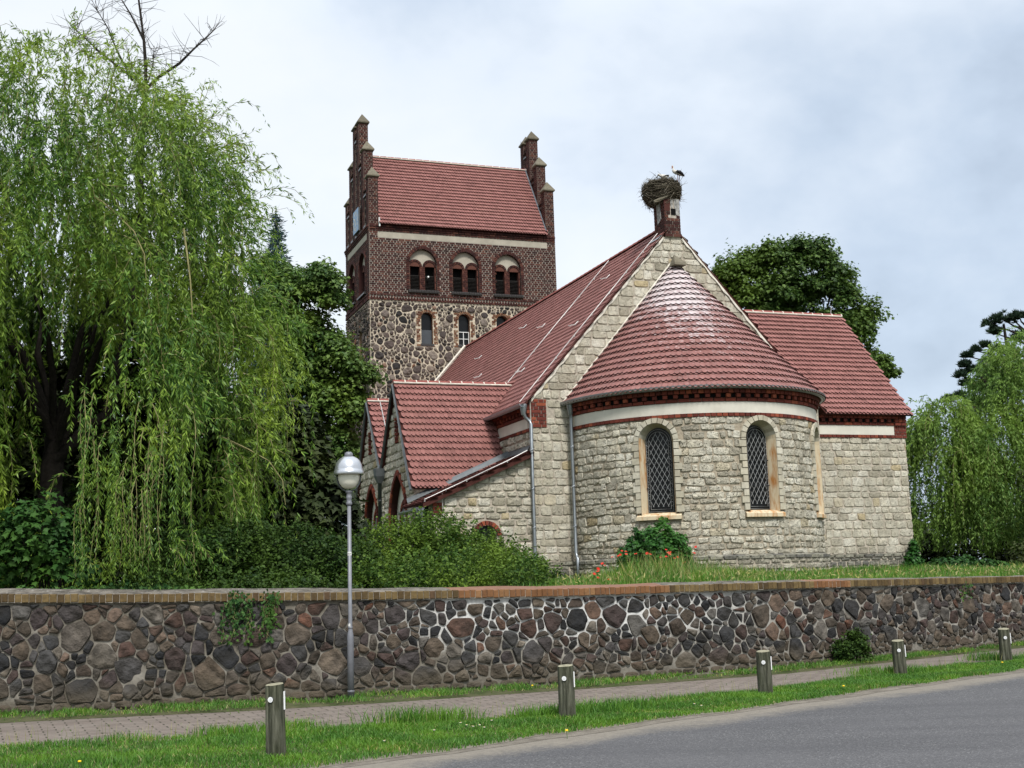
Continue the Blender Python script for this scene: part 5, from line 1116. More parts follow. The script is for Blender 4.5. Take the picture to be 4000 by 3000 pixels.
# ================================================================== VEGETATION
def nrm(a): return a / np.maximum(1e-9, np.linalg.norm(a, axis=-1, keepdims=True))
def leaf_quads(mb, P, D, L, W, m, up=None):
    """pointed narrow leaves: base, two shoulders, tip"""
    R = RNG.normal(size=P.shape) if up is None else up + .35 * RNG.normal(size=P.shape)
    S = nrm(np.cross(D, R)); L = L[:, None]; W = W[:, None]
    mb.polys(np.stack([P, P + D * L * .42 + S * W * .5, P + D * L, P + D * L * .42 - S * W * .5], 1), m)
STAR = np.array([(0, 0), (.30, .02), (.26, .26), (.52, .50), (.22, .58), (0, 1), (-.22, .58), (-.52, .50), (-.26, .26), (-.30, .02)])
OVAL = np.array([(0, 0), (.30, .25), (.33, .55), (.0, 1), (-.33, .55), (-.30, .25)])
def leaf_shapes(mb, P, D, N, size, m, shape):
    D = nrm(D); S = nrm(np.cross(D, N)); bend = nrm(np.cross(S, D))
    x = shape[:, 0][None, :, None]; y = shape[:, 1][None, :, None]; s_ = size[:, None, None]
    V = P[:, None] + s_ * (S[:, None] * x + D[:, None] * y + bend[:, None] * (.22 * np.abs(x) - .18 * y * y)); mb.polys(V, m)
def rand_dir(n, zmin=-1):
    z = RNG.uniform(zmin, 1, n); a = RNG.uniform(0, 2 * pi, n); r = np.sqrt(1 - z * z); return np.stack([r * np.cos(a), r * np.sin(a), z], 1)
def strands(mb, P0, OUT, LEN, m, leafL, leafW, per_u, bend=.35, zmin=None, wob=.10, twig=.35, droop=1.0):
    ds = .08; n = len(P0); K = int(LEN.max() / ds) + 1; pos = np.zeros((K + 1, n, 3)); dr = np.zeros((K + 1, n, 3)); pos[0] = P0; ph = RNG.uniform(0, 6.28, (n, 2))
    dn = np.array([0, 0, -droop])
    for k in range(K):
        f = np.exp(-k * ds / (bend * (.6 + .8 * (ph[:, :1] / 6.28)))); d = OUT * f + dn * (1 - f); d[:, 0] += wob * np.sin(k * ds * 3 + ph[:, 0]); d[:, 1] += wob * np.sin(k * ds * 2.6 + ph[:, 1]); d = nrm(d); dr[k] = d; pos[k + 1] = pos[k] + d * ds
    dr[K] = dr[K - 1]
    cnt = np.maximum(2, (LEN * per_u).astype(int)); idx = np.repeat(np.arange(n), cnt); s_ = RNG.random(len(idx)) * LEN[idx] / ds; k0 = np.minimum(s_.astype(int), K - 1); fr = (s_ - k0)[:, None]
    P = pos[k0, idx] * (1 - fr) + pos[k0 + 1, idx] * fr; T = dr[k0, idx]; keep = np.ones(len(P), bool)
    if zmin is not None: keep = P[:, 2] > zmin
    lat = RNG.normal(size=P.shape); lat -= (lat * T).sum(1, keepdims=True) * T; lat = nrm(lat); D = nrm(T * .75 + lat * .62 + np.array([0, 0, -.22])); sc = RNG.uniform(.6, 1.15, len(P)) * (1 - .35 * (s_ * ds / LEN[idx]) ** 2)
    leaf_quads(mb, P[keep], D[keep], (leafL * sc)[keep], (leafW * sc)[keep], m)
    for i in np.nonzero(RNG.random(n) < twig)[0]:
        kk = int(LEN[i] * .9 / ds); q = pos[:kk + 1:3, i]
        if zmin is not None: q = q[q[:, 2] > zmin]
        if len(q) > 2: mb_t.tube([tuple(v) for v in q], np.linspace(.0075, .003, len(q)), 'willowtwig', 3, False)
def limb(mb, a, b, r0, r1, m, sag=0., k=7, n=6, wob=.05):
    a, b = Vector(a), Vector(b); L = (b - a).length; P = []
    for i in range(n + 1):
        f = i / n; P.append(a.lerp(b, f) + Vector((random.gauss(0, wob), random.gauss(0, wob), random.gauss(0, wob * .5) + sag * math.sin(pi * f))) * (L * .25 if 0 < i < n else 0))
    mb.tube(P, list(np.linspace(r0, r1, n + 1)), m, k); return P
# ---- weeping willow on the left
WX, WYc = -8.6, 22.3
t = thing('willow_tree', 'huge weeping willow hanging over the wall, bare dead branches on top, left edge', 'tree', (WX, WYc, 1.4))
O = np.array([WX, WYc, 1.4])
tr = MB(); limb(tr, (0, .3, -.3), (.15, .2, 3.0), .30, .20, 'bark', 0, 10); tips = []
for a, r, z in [(0.2, 2.0, 6.6), (.9, 1.6, 7.6), (2.2, 1.9, 7.4), (3.3, 2.0, 7.0), (4.2, 2.0, 6.3), (5.0, 2.2, 5.6), (5.7, 2.4, 6.0), (-.9, 2.6, 4.6), (4.6, 2.6, 4.4)]: tips.append(limb(tr, (.15, .2, 2.6 + random.uniform(0, .5)), (r * math.cos(a), r * math.sin(a), z), .085, .03, 'bark', .35, 7))
st = [(1.1, .2, 3.3), (1.55, .2, 5.6), (1.66, .2, 7.2), (1.64, .2, 8.25), (1.71, .2, 9.75)]; tr.tube(st, [.13, .085, .066, .055, .05], 'bark', 7); limb(tr, (.15, .2, 2.6), (1.1, .2, 3.4), .15, .12, 'bark', .1)
tr.build('trunk', t, True)
FK = Vector((1.71, .2, 9.72)); br = []
bare = [([FK, (1.95, .2, 9.95), (2.35, .2, 10.22), (2.62, .2, 10.5), (2.85, .2, 10.72), (3.05, .2, 10.92)], .036), ([FK, (1.70, .2, 10.2), (1.66, .2, 10.7), (1.60, .2, 11.15), (1.53, .2, 11.65), (1.50, .2, 12.0)], .040), ([FK, (1.50, .2, 9.95), (1.15, .15, 10.2), (.85, .1, 10.45), (.55, .1, 10.75), (.30, .1, 11.0)], .032), ([(1.45, .2, 9.9), (1.15, .2, 10.5), (.95, .2, 11.0), (.72, .2, 11.4)], .024), ([(1.66, .2, 10.7), (1.40, .2, 11.25), (1.10, .2, 11.75), (.95, .2, 12.1)], .022),
        ([(1.75, .2, 9.85), (1.84, .2, 10.2), (1.86, .2, 10.6)], .018), ([(.85, .1, 10.45), (.62, .1, 10.4), (.45, .1, 10.6), (.40, .1, 11.0)], .014), ([(1.15, .15, 10.2), (.95, .15, 9.6), (1.0, .15, 9.2)], .018)]
for pts, r in bare:
    b_ = MB(); b_.tube(pts, list(np.linspace(r, r * .32, len(pts))), 'bark', 6); pv = [Vector(p) for p in pts]
    for q in range(int(9 * len(pts) * .8)):
        i = random.randint(1, len(pts) - 2); p = pv[i].lerp(pv[i + 1], random.random()); d = Vector((random.gauss(0, 1), random.gauss(0, .4), random.gauss(.55, .6))).normalized(); L = random.uniform(.15, .7); c = Vector((random.gauss(0, .12), 0, random.gauss(-.02, .1)))
        b_.tube([p, p + d * L * .45, p + d * L * .8 + c * .5, p + d * L + c], [.0075, .0055, .004, .002], 'barkgrey', 3, False)
    b_.build('dead_branch', t)
mb = MB(); mb_t = MB()
ZK = np.array([0.0, 1.5, 3.5, 5.5, 6.9, 7.9, 8.8, 9.5, 10.0]); RK = np.array([4.3, 4.4, 4.4, 4.2, 3.75, 3.3, 2.8, 2.15, 1.2])
n = 6600; th = np.where(RNG.random(n) < .74, RNG.uniform(pi * .93, 2 * pi * 1.06, n), RNG.uniform(0, 2 * pi, n)); zz = 9.6 * RNG.random(n) ** .95; fr = RNG.uniform(.12, 1, n) ** .6
lump = .90 + .14 * np.sin(th * 5 + 1.3) * np.sin(zz * 1.6 + th * 2) + .06 * np.sin(th * 11 + zz * 3)
r = np.interp(zz, ZK, RK) * fr * lump; P0 = np.stack([r * np.cos(th), r * np.sin(th), zz], 1)
g = RNG.integers(0, n, n // 20)[RNG.integers(0, n // 20, n)]; cl = RNG.random(n) < .85; P0 = np.where(cl[:, None], P0[g] + RNG.normal(size=(n, 3)) * np.array([.16, .16, .22]), P0); zz = np.clip(P0[:, 2], .1, 10.6); th = np.arctan2(P0[:, 1], P0[:, 0])
# hollow places where one looks into the dark inside
hol = ((P0[:, 0] > .2) & (P0[:, 0] < 2.35) & (zz > .9) & (zz < 5.2 + .5 * np.sin(P0[:, 0] * 5)) & (P0[:, 1] < 2.2)) | ((np.abs(P0[:, 0] - 2.4) < .62) & (zz < 3.3) & (P0[:, 1] < 1.6)) | ((np.abs(P0[:, 0] - 3.4) < .3) & (zz > 2.4) & (zz < 4.4) & (P0[:, 1] < 0)); keep = (~hol | (RNG.random(n) < .06)) & ((zz < 7.2) | (RNG.random(n) < .6))
P0, th, zz, fr = P0[keep], th[keep], zz[keep], fr[keep]; n = len(P0)
OUT = nrm(np.stack([np.cos(th), np.sin(th), .35 + .9 * (zz / 10) ** 2 + 0 * th], 1) + .55 * RNG.normal(size=(n, 3)))
stem = (np.abs(P0[:, 0] - 1.68) < .3) & (zz > 6.6) & (P0[:, 1] < .25) & (RNG.random(n) < .75); P0, th, zz, OUT = P0[~stem], th[~stem], zz[~stem], OUT[~stem]; n = len(P0)
over = (P0[:, 0] > .1) & (P0[:, 0] < 2.4) & (zz < 7.5)   # the canopy over the hollow has short fringes only
LEN = np.minimum(np.maximum(.25, zz - .15), RNG.uniform(.7, 2.7, n) * np.where(over, .45, 1.0) * np.where(zz > 8.2, .62, 1.0)) + .15
strands(mb, P0, OUT, LEN, 'willowleaf', .15, .031, 36, .42, .12)
n2 = 2600; th = RNG.uniform(0, pi * 2, n2); zz = 9.0 * RNG.random(n2) ** .9; r = np.interp(zz, ZK, RK) * RNG.uniform(.35, .97, n2); P0 = np.stack([r * np.cos(th), r * np.sin(th), zz], 1); P0 = P0[(P0[:, 1] > .7) & ~((P0[:, 0] > -1.2) & (P0[:, 0] < 2.6) & (P0[:, 2] < 5.6))]; n2 = len(P0)
strands(mb, P0, nrm(np.stack([.4 * RNG.normal(size=n2), .4 * RNG.normal(size=n2), 0.2 + 0 * P0[:, 0]], 1)), np.minimum(np.maximum(.3, P0[:, 2] - .1), RNG.uniform(1.0, 2.6, n2)), 'willowleaf', .19, .06, 30, .3, .1, .1, 0)
# a few long strands falling in front of the coping
a = RNG.uniform(0, 1, 70); P0 = np.stack([2.3 + 1.55 * a + .0 * a, -4.55 - .25 * RNG.random(70), 1.5 + 1.6 * RNG.random(70)], 1); strands(mb, P0, nrm(np.stack([0 * a, -.6 + 0 * a, .3 + 0 * a], 1) + .3 * RNG.normal(size=(70, 3))), P0[:, 2] - RNG.uniform(-.05, .4, 70), 'willowleaf', .105, .018, 38, .2, -.02)
# airy sprays on the upper edge of the crown
n = 620; th = RNG.uniform(pi * .8, 2.2 * pi, n); zz = RNG.uniform(6.5, 9.9, n); r = np.interp(zz, ZK, RK) * RNG.uniform(.85, 1.04, n); P0 = np.stack([r * np.cos(th), r * np.sin(th), zz], 1)
strands(mb, P0, nrm(np.stack([np.cos(th), np.sin(th), 1.0 + 0 * th], 1) + .4 * RNG.normal(size=(n, 3))), RNG.uniform(.5, 1.2, n), 'willowleaf', .14, .029, 34, .6, None)
n = 170; th = RNG.uniform(pi * .9, 2.1 * pi, n); zz = RNG.uniform(7.2, 10.2, n); r = np.interp(zz, ZK, RK) * RNG.uniform(.95, 1.22, n) + .1; P0 = np.stack([r * np.cos(th), r * np.sin(th), zz], 1)
strands(mb, P0, nrm(np.stack([np.cos(th), np.sin(th), 1.1 + 0 * th], 1) + .5 * RNG.normal(size=(n, 3))), RNG.uniform(.5, 1.3, n), 'willowleaf', .14, .028, 26, .7, None, .1, 1.0)
n = 900; th = RNG.uniform(pi * .95, 2.05 * pi, n); zz = RNG.uniform(2.5, 8.5, n); r = np.interp(zz, ZK, RK) * RNG.uniform(.9, 1.04, n); P0 = np.stack([r * np.cos(th), r * np.sin(th), zz], 1); P0 = P0[~((P0[:, 0] > .2) & (P0[:, 0] < 2.35) & (zz < 5.3)) & ~((np.abs(P0[:, 0] - 2.35) < .5) & (zz < 3.4))]; n = len(P0); th = np.arctan2(P0[:, 1], P0[:, 0])
strands(mb, P0, nrm(np.stack([np.cos(th), np.sin(th), .1 + 0 * th], 1) + .7 * RNG.normal(size=(n, 3))), RNG.uniform(.35, .9, n), 'willowleaf', .15, .032, 38, .5, None)
for i in range(16):
    th_ = random.uniform(pi, 2 * pi); z = random.uniform(2, 7.5); r = np.interp(z, ZK, RK) * .98; p = Vector((r * math.cos(th_), r * math.sin(th_), z)); d = Vector((math.cos(th_) + random.gauss(0, .8), .3 * math.sin(th_), random.uniform(-.6, .2))).normalized()
    mb_t.tube([p - d * .5 + Vector((0, 0, .1)), p, p + d * .4 + Vector((0, 0, -.12)), p + d * .65 + Vector((0, 0, -.4)), p + d * .7 + Vector((0, 0, -.8))], [.02, .016, .012, .008, .005], 'willowtwig', 5, False)
mb.build('crown', t); mb_t.build('twigs', t)
# ---- willow on the right
t = thing('willow_tree', 'pale green weeping willow standing beyond the right end of the church', 'tree', (15.9, 38.5, 1.4))
tr = MB(); limb(tr, (.3, 0, -.3), (.2, 0, 3.2), .34, .22, 'bark', 0, 8)
for a, r, z in [(.3, 2, 5.5), (1.8, 1.5, 6), (2.9, 2.4, 3.9), (3.4, 1.2, 6), (4.4, 2, 4.6), (5.3, 2, 5.2)]: limb(tr, (.2, 0, 2.8), (r * math.cos(a), r * math.sin(a), z), .12, .04, 'bark', .3, 6)
tr.build('trunk', t, True); mb = MB(); mb_t = MB()
def lobe(cx, cy, zt, R, n, zlow):
    th = RNG.uniform(pi * .75, 2.25 * pi, n); u = RNG.random(n); zz = zlow + (zt - zlow) * u ** .75; rr = R * np.sqrt(np.maximum(.03, 1 - ((zz - zlow) / (zt - zlow)) ** 2.2)) * RNG.uniform(.55, 1, n) ** .5; P0 = np.stack([cx + rr * np.cos(th), cy + rr * np.sin(th), zz], 1); g = RNG.integers(0, n, n // 16)[RNG.integers(0, n // 16, n)]; P0 = np.where((RNG.random(n) < .85)[:, None], P0[g] + RNG.normal(size=(n, 3)) * np.array([.18, .18, .22]), P0); zz = np.maximum(.4, P0[:, 2]); th = np.arctan2(P0[:, 1] - cy, P0[:, 0] - cx)
    OUT = nrm(np.stack([np.cos(th), np.sin(th), .9 + 0 * th], 1) + .55 * RNG.normal(size=(n, 3))); strands(mb, P0, OUT, np.minimum(np.maximum(.3, zz - .25), RNG.uniform(.8, 2.3, n)), 'rwillowleaf', .16, .044, 24, .45, .15, .08, .1)
lobe(1.1, 0, 7.35, 2.95, 2500, 1.3); lobe(-2.5, -.6, 5.0, 1.45, 1100, .5); lobe(-1.0, -1.2, 4.5, 1.8, 1000, .5); lobe(1.6, -1.4, 4.6, 2.0, 900, .5)
mb.build('crown', t); mb_t.build('twigs', t)
# ---- broadleaf trees built from leaf clumps
def clumps(mb, C, Rc, per, m, shape, size, low=-.25, flat=1.0, out=None):
    C = np.array(C, float); idx = np.repeat(np.arange(len(C)), per); d = rand_dir(len(idx), low); rad = RNG.uniform(.25, 1.02, len(idx)) ** .6 * (1 + .35 * RNG.random(len(idx)) ** 3) * (.8 + .35 * np.sin(d[:, 0] * 5 + idx) * np.sin(d[:, 2] * 4 + idx * 2) + .2); P = C[idx] + d * (np.array(Rc)[idx] * rad)[:, None] * np.array([1, 1, flat])
    N = nrm(d * .7 + np.array([0, 0, .75]) + .5 * RNG.normal(size=d.shape)); D = RNG.normal(size=d.shape) * .8 + np.array([0, 0, -.35]) + d * .5; D -= (D * N).sum(1, keepdims=True) * N
    leaf_shapes(mb, P, D, N, size * RNG.uniform(.6, 1.25, len(idx)), m, shape)
def sph_clumps(c, R, n, r, zmin=-.5, inner=.55):
    out = []; rr = []
    for d in rand_dir(n, zmin): f = random.uniform(inner, 1.0); out.append(tuple(np.array(c) + d * np.array(R) * f)); rr.append(r * random.uniform(.65, 1.35))
    return out, rr
def px(x, y, Yd):                                 # point on the line of sight of the photograph's pixel (2212 wide) at depth Yd
    k = 4000 / 2212; d = F_ + RR * ((x * k - 2000) / 4797.8) - UU * ((y * k - 1500) / 4797.8); t_ = Yd / d.y; return (d.x * t_, Yd, EYE + d.z * t_)
def pxr(r, Yd): return r * Yd / 2653
def broad_tree(label, base, Yd, blobs, m, shape, size, per, trunk_r, cr, group=None, sub=14, name='deciduous_tree'):
    """blobs: (x, y, radius) outline lobes"""
    t = thing(name, label, 'tree', base, 0, group); b = Vector(base); mb = MB(); C = []; Rc = []; tr = MB()
    top = max(px(x, y, Yd)[2] for x, y, r in blobs); tz = (top - b.z) * .45; limb(tr, (0, 0, -.3), (0, 0, tz), trunk_r, trunk_r * .6, 'bark', 0, 8)
    for x, y, r in blobs:
        c = Vector(px(x, y, Yd + random.uniform(-.3, .3))) - b; R = pxr(r, Yd); limb(tr, (0, 0, tz * random.uniform(.6, 1)), tuple(c), trunk_r * .35, trunk_r * .08, 'bark', .15, 5)
        q, rr = sph_clumps(tuple(c), (R, R, R * .9), max(3, int(sub * (R / 1.0) ** 2)), cr); C += q; Rc += rr
        for p in q[::4]: limb(tr, tuple(c), p, trunk_r * .05, .006, 'bark', .05, 4, 3)
    clumps(mb, C, Rc, per, m, shape, size); tr.build('trunk', t, True); mb.build('crown', t); return t
broad_tree('dark green maple with broad leaves growing between the left willow and the bell tower', (-6.0, 36.6, 1.4), 36, [(640, 640, 45), (690, 620, 42), (712, 660, 32), (640, 720, 60), (690, 760, 55), (740, 800, 45), (775, 830, 36), (640, 830, 70), (720, 880, 60), (770, 900, 40), (640, 950, 75), (720, 980, 62), (650, 1070, 75), (730, 1080, 50), (590, 600, 40), (560, 700, 70)], 'mapleleaf', STAR, .125, 190, .2, .40, None, 40, 'maple_tree')
broad_tree('full round linden tree rising behind the right transept roof', (12.6, 52, 1.3), 52, [(1600, 590, 38), (1650, 575, 45), (1700, 560, 42), (1750, 565, 42), (1790, 590, 38), (1620, 650, 55), (1700, 640, 70), (1780, 650, 55), (1820, 640, 24), (1680, 700, 60), (1790, 720, 55), (1850, 690, 26), (1878, 680, 18), (1872, 715, 16), (1840, 740, 30), (1870, 775, 22), (1895, 790, 16), (1918, 812, 12), (1755, 545, 18), (1580, 610, 16), (1562, 600, 9)], 'lindenleaf', STAR, .15, 260, .34, .50, None, 16, 'linden_tree')
t = thing('spruce_tree', 'blue spruce with its pointed top showing between the left willow and the bell tower', 'tree', (-8.9, 45, 1.3))
tr = MB(); limb(tr, (0, 0, -.3), (.15, 0, 14.1), .22, .02, 'bark', 0, 7, 6, .01); tr.build('trunk', t, True); mb = MB(); C = []; D = []
for z in np.arange(3, 14.2, .17):
    R = .06 + (14.25 - z) * .255
    for a in np.arange(0, 2 * pi, 2 * pi / max(5, int(5 + R * 5))):
        a += random.uniform(-.3, .3); rr = R * random.uniform(.75, 1.1)
        for f in np.arange(.15, 1.01, .12 / max(R, .2)):
            C.append((rr * f * math.cos(a) + .15 * z / 14, rr * f * math.sin(a), z - rr * f * .35 + (.14 * f * f))); D.append((math.cos(a), math.sin(a), -.1))
C = np.array(C); D = np.array(D); k = 9; idx = np.repeat(np.arange(len(C)), k); d = nrm(D[idx] + .9 * RNG.normal(size=(len(idx), 3)) * np.array([1, 1, .55]) + np.array([0, 0, .2])); leaf_quads(mb, C[idx] + .05 * RNG.normal(size=(len(idx), 3)), d, RNG.uniform(.12, .24, len(idx)), np.full(len(idx), .045), 'spruceleaf'); mb.build('crown', t)
t = thing('pine_tree', 'dark pine with tufted branches rising behind the right willow', 'tree', (20.2, 48, 1.3)); b = Vector((20.2, 48, 1.3))
tr = MB(); limb(tr, (0, 0, -.3), tuple(Vector(px(2168, 700, 48)) - b), .28, .05, 'bark', 0, 8); mb = MB()
tuft = [(2165, 690, 18), (2140, 700, 14), (2190, 692, 14), (2200, 685, 10), (2150, 718, 12), (2128, 748, 9), (2108, 758, 7), (2090, 770, 8), (2085, 790, 10), (2075, 812, 10), (2100, 800, 12), (2085, 830, 12), (2110, 840, 14), (2075, 858, 10), (2050, 866, 9), (2105, 872, 12), (2135, 790, 16), (2140, 840, 18), (2180, 770, 20), (2200, 730, 14), (2215, 800, 20), (2160, 815, 18), (2190, 840, 22), (2155, 760, 14), (2125, 815, 12)]
for x, y, r in tuft:
    c = Vector(px(x, y, 48)) - b; limb(tr, (random.uniform(-.05, .3) + .25, 0, c.z - .5), tuple(c), .06, .02, 'bark', -.1, 5); R = pxr(r, 48) * 1.3; q, rr = sph_clumps(tuple(c), (R, R, R * .75), 24, .1); q = np.array(q); idx = np.repeat(np.arange(len(q)), 34); d = nrm(rand_dir(len(idx), -.4) + np.array([0, 0, .4])); leaf_quads(mb, q[idx], d, RNG.uniform(.12, .24, len(idx)), np.full(len(idx), .035), 'pineleaf')
tr.build('trunk', t, True); mb.build('crown', t)
# ---- shrubs and hedges
def shrub(name, label, cat, base, ells, m, shape, size, n, stems=8, spray=.0, group=None, narrow=False):
    t = thing(name, label, cat, base, 0, group); mb = MB(); st = mb; tot = sum(e[1][0] * e[1][2] for e in ells)
    for c, R in ells:
        k = int(n * R[0] * R[2] / tot); c = np.array(c); R = np.array(R); d = rand_dir(k, -.55); lump = 1 + .16 * np.sin(d[:, 0] * 6 + c[0] * 3) * np.sin(d[:, 2] * 7 + 1) + .10 * np.sin(d[:, 0] * 15 + d[:, 2] * 11); f = (1 - .55 * RNG.random(k) ** 2.2) * lump
        P = c + d * R * f[:, None]; P[:, 2] = np.maximum(P[:, 2], .02)
        if spray:
            g = RNG.integers(0, max(1, k // 26), k); gd = nrm(rand_dir(max(1, k // 26), .0) + np.array([0, -.25, .25])); gr = rand_dir(max(1, k // 26), -.3); P2 = c + gr[g] * R * 1.0 + gd[g] * (spray * RNG.random(k))[:, None] + .018 * RNG.normal(size=(k, 3)); use = RNG.random(k) < .55; P[use] = P2[use]; P[:, 2] = np.maximum(P[:, 2], .02)
        N = nrm(d * .6 + np.array([0, -.1, .8]) + .5 * RNG.normal(size=d.shape)); D = RNG.normal(size=d.shape) + d * .6; D -= (D * N).sum(1, keepdims=True) * N
        if narrow: leaf_quads(mb, P, nrm(D), size * RNG.uniform(.6, 1.2, k), size * .32 * np.ones(k), m, N)
        else: leaf_shapes(mb, P, D, N, size * RNG.uniform(.6, 1.2, k), m, shape)
    for i in range(stems): c, R = random.choice(ells); limb(st, (c[0] + random.gauss(0, .1), c[1], -.15), (c[0] + random.uniform(-.8, .8) * R[0], c[1] + random.uniform(-.5, .5) * R[1], c[2] + random.uniform(.3, .9) * R[2]), .016, .004, 'bark', 0, 4, 4)
    mb.build('foliage', t); return t
shrub('hedge_bush', 'wide loose green bush between the street lamp and the nave wall', 'bush', (-1.2, 22.6, 1.42), [((-1.0, -.2, .45), (.75, .8, .62)), ((-.35, .1, .50), (.75, .8, .72)), ((.35, .2, .36), (.75, .8, .54)), ((.92, .2, .24), (.58, .7, .40)), ((1.2, .1, .10), (.28, .5, .24)), ((-1.6, -.3, .25), (.6, .7, .40)), ((0, -2.2, .05), (1.6, .9, .42))], 'hedgeleaf', OVAL, .058, 46000, 40, .38)
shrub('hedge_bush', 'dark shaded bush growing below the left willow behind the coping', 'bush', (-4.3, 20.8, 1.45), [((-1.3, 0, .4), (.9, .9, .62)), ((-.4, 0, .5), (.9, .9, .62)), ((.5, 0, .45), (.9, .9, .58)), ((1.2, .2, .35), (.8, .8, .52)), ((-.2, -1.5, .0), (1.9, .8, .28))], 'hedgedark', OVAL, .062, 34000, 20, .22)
shrub('round_shrub', 'rounded dark green shrub with glossy leaves under the left apse window', 'bush', (2.83, 25.55, 1.45), [((0, 0, .44), (.70, .65, .70)), ((-.28, -.1, .32), (.48, .5, .5)), ((.32, -.1, .3), (.44, .5, .5))], 'shrubleaf', STAR, .095, 9000, 14)
shrub('broadleaf_shrub', 'shrub with broad lobed leaves under the willow at the left edge', 'bush', (-7.25, 18.6, 1.5), [((0, 0, .9), (.65, .5, .62)), ((.35, .1, .45), (.55, .4, .45)), ((-.7, .2, .6), (.6, .5, .8))], 'broadleaf', STAR, .115, 2600, 12)
shrub('ground_ivy', 'low dark ivy creeping behind the coping below the left willow', 'ivy', (-6.0, 17.75, 1.5), [((-.9, 0, .0), (.8, .3, .16)), ((.1, .1, .0), (.9, .3, .17)), ((.9, .4, .0), (.7, .3, .13))], 'ivyleaf', STAR, .075, 2600, 6)
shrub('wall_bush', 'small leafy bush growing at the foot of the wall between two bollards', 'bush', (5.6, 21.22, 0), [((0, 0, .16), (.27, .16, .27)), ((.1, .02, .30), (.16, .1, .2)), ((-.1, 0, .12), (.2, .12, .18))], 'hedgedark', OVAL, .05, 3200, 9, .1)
shrub('bramble', 'dark climbing bramble at the right corner of the transept plinth', 'bush', tuple(church_pt(6.82, .38, 1.45)), [((0, 0, .15), (.28, .22, .26)), ((.02, 0, .42), (.15, .12, .24)), ((.03, 0, .66), (.10, .08, .15))], 'shrubleaf', STAR, .10, 800, 6)
shrub('nettle_patch', 'low dark leafy growth beside the transept corner under the right willow', 'bush', tuple(church_pt(8.2, .2, 1.4)), [((0, 0, .10), (.65, .4, .26)), ((-.5, 0, .1), (.4, .3, .24)), ((.7, 0, .08), (.5, .3, .2))], 'broadleaf', STAR, .11, 2000, 6)
shrub('yew_tree', 'dark brownish yew at the right edge below the right willow', 'tree', (15.2, 33.6, 1.3), [((.0, 0, 2.3), (1.25, 1.0, 1.6)), ((.6, 0, 1.0), (1.3, 1.0, 1.2)), ((-1.0, .2, .4), (.8, .8, .55)), ((1.0, 0, 3.0), (.8, .8, .8))], 'yewleaf', OVAL, .09, 15000, 16, 0)
shrub('undergrowth', 'tall added undergrowth behind the trunk of the left willow, leaves coloured dark as shade', 'bush', (-8.6, 25.4, 1.4), [((-2.5, 0, 1.8), (2.8, 1.0, 4.2)), ((.9, -.3, 1.8), (2.6, 1.0, 4.4)), ((3.4, .4, 1.3), (2.0, .9, 2.9))], 'yewleaf', STAR, .19, 60000, 10)  # added backing; its dark leaf colour paints the black shade inside the willow
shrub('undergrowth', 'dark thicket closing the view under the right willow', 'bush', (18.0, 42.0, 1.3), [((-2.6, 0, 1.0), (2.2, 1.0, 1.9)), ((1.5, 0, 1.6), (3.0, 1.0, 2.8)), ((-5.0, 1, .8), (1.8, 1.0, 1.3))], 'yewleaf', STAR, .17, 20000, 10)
shrub('nave_bush', 'thin green bush at the foot of the downpipe beside the nave corner', 'bush', (.62, 24.0, 1.45), [((0, 0, .05), (.24, .2, .2)), ((-.2, 0, .1), (.18, .2, .28))], 'hedgeleaf', OVAL, .05, 1500, 10, .25)
def ivy(label, x0, x1, z0, z1, n, L):
    t = thing('ivy', label, 'ivy', (0, 0, 0)); mb = MB(); st = MB()
    for i in range(n):
        s = sx_(random.uniform(x0, x1)); z = z1 - random.uniform(0, .15); P = []
        for k in range(int(random.uniform(.35, 1) * L * 12)):
            P.append(Vector(wall_abs(s, z, .075 + (.06 if z > wz(x0) - .02 else 0)))); z -= .07; s += random.gauss(0, .03)
            if z < z0: break
        if len(P) < 2: continue
        mb.tube(P, .004, 'willowtwig', 3, False); q = np.array([tuple(p) for p in P]); idx = np.repeat(np.arange(len(q)), 5); Pp = q[idx] + RNG.normal(size=(len(idx), 3)) * np.array([.04, .012, .03]); N = np.tile(np.array([.3, -1, .35]), (len(idx), 1)) + .35 * RNG.normal(size=(len(idx), 3)); D = np.tile(np.array([0, -.1, -1.0]), (len(idx), 1)) + .5 * RNG.normal(size=(len(idx), 3)); leaf_shapes(mb, Pp, D, nrm(N), RNG.uniform(.025, .06, len(idx)), 'ivyleaf', STAR)
    mb.build('leaves', t)
ivy('ivy trailing over the coping onto the fieldstones left of the street lamp', -4.05, -3.42, .80, 1.52, 17, .9)
ivy('single ivy tendril hanging down the wall above the second bollard from the right end', 8.35, 8.5, .8, 1.25, 3, .45)
# ---- grass
def blades(mb, P, h, w, m, lean=.35):
    n = len(P); a = RNG.uniform(0, 2 * pi, n); S = np.stack([np.cos(a), np.sin(a), 0 * a], 1) * w[:, None]; b = RNG.uniform(0, 2 * pi, n); B = np.stack([np.cos(b), np.sin(b), 0 * b], 1) * (h * lean * RNG.uniform(.2, 1.4, n))[:, None]; Z = np.stack([0 * h, 0 * h, h], 1)
    V = np.stack([P - S, P + S, P + S * .8 + B * .35 + Z * .55, P - S * .8 + B * .35 + Z * .55, P + B + Z * .97], 1).reshape(-1, 3); o = np.arange(n)[:, None] * 5
    mb.add(V, o + np.array([0, 1, 2, 3]), m); mb.v.pop(); mb.n -= len(V); mb.add(V, o + np.array([3, 2, 4]), m)
def hash2(x, y): return np.sin(x * 1.7 + 3 * np.sin(y * 1.1)) * np.sin(y * 2.3 + 2 * np.sin(x * .7)) 
n = 150000; x = RNG.uniform(-8.5, 11.5, n); f = RNG.random(n); y = np.array([vnear(q) for q in x]) + .02 + (np.array([ny_(q) for q in x]) - np.array([vnear(q) for q in x]) + .06) * f
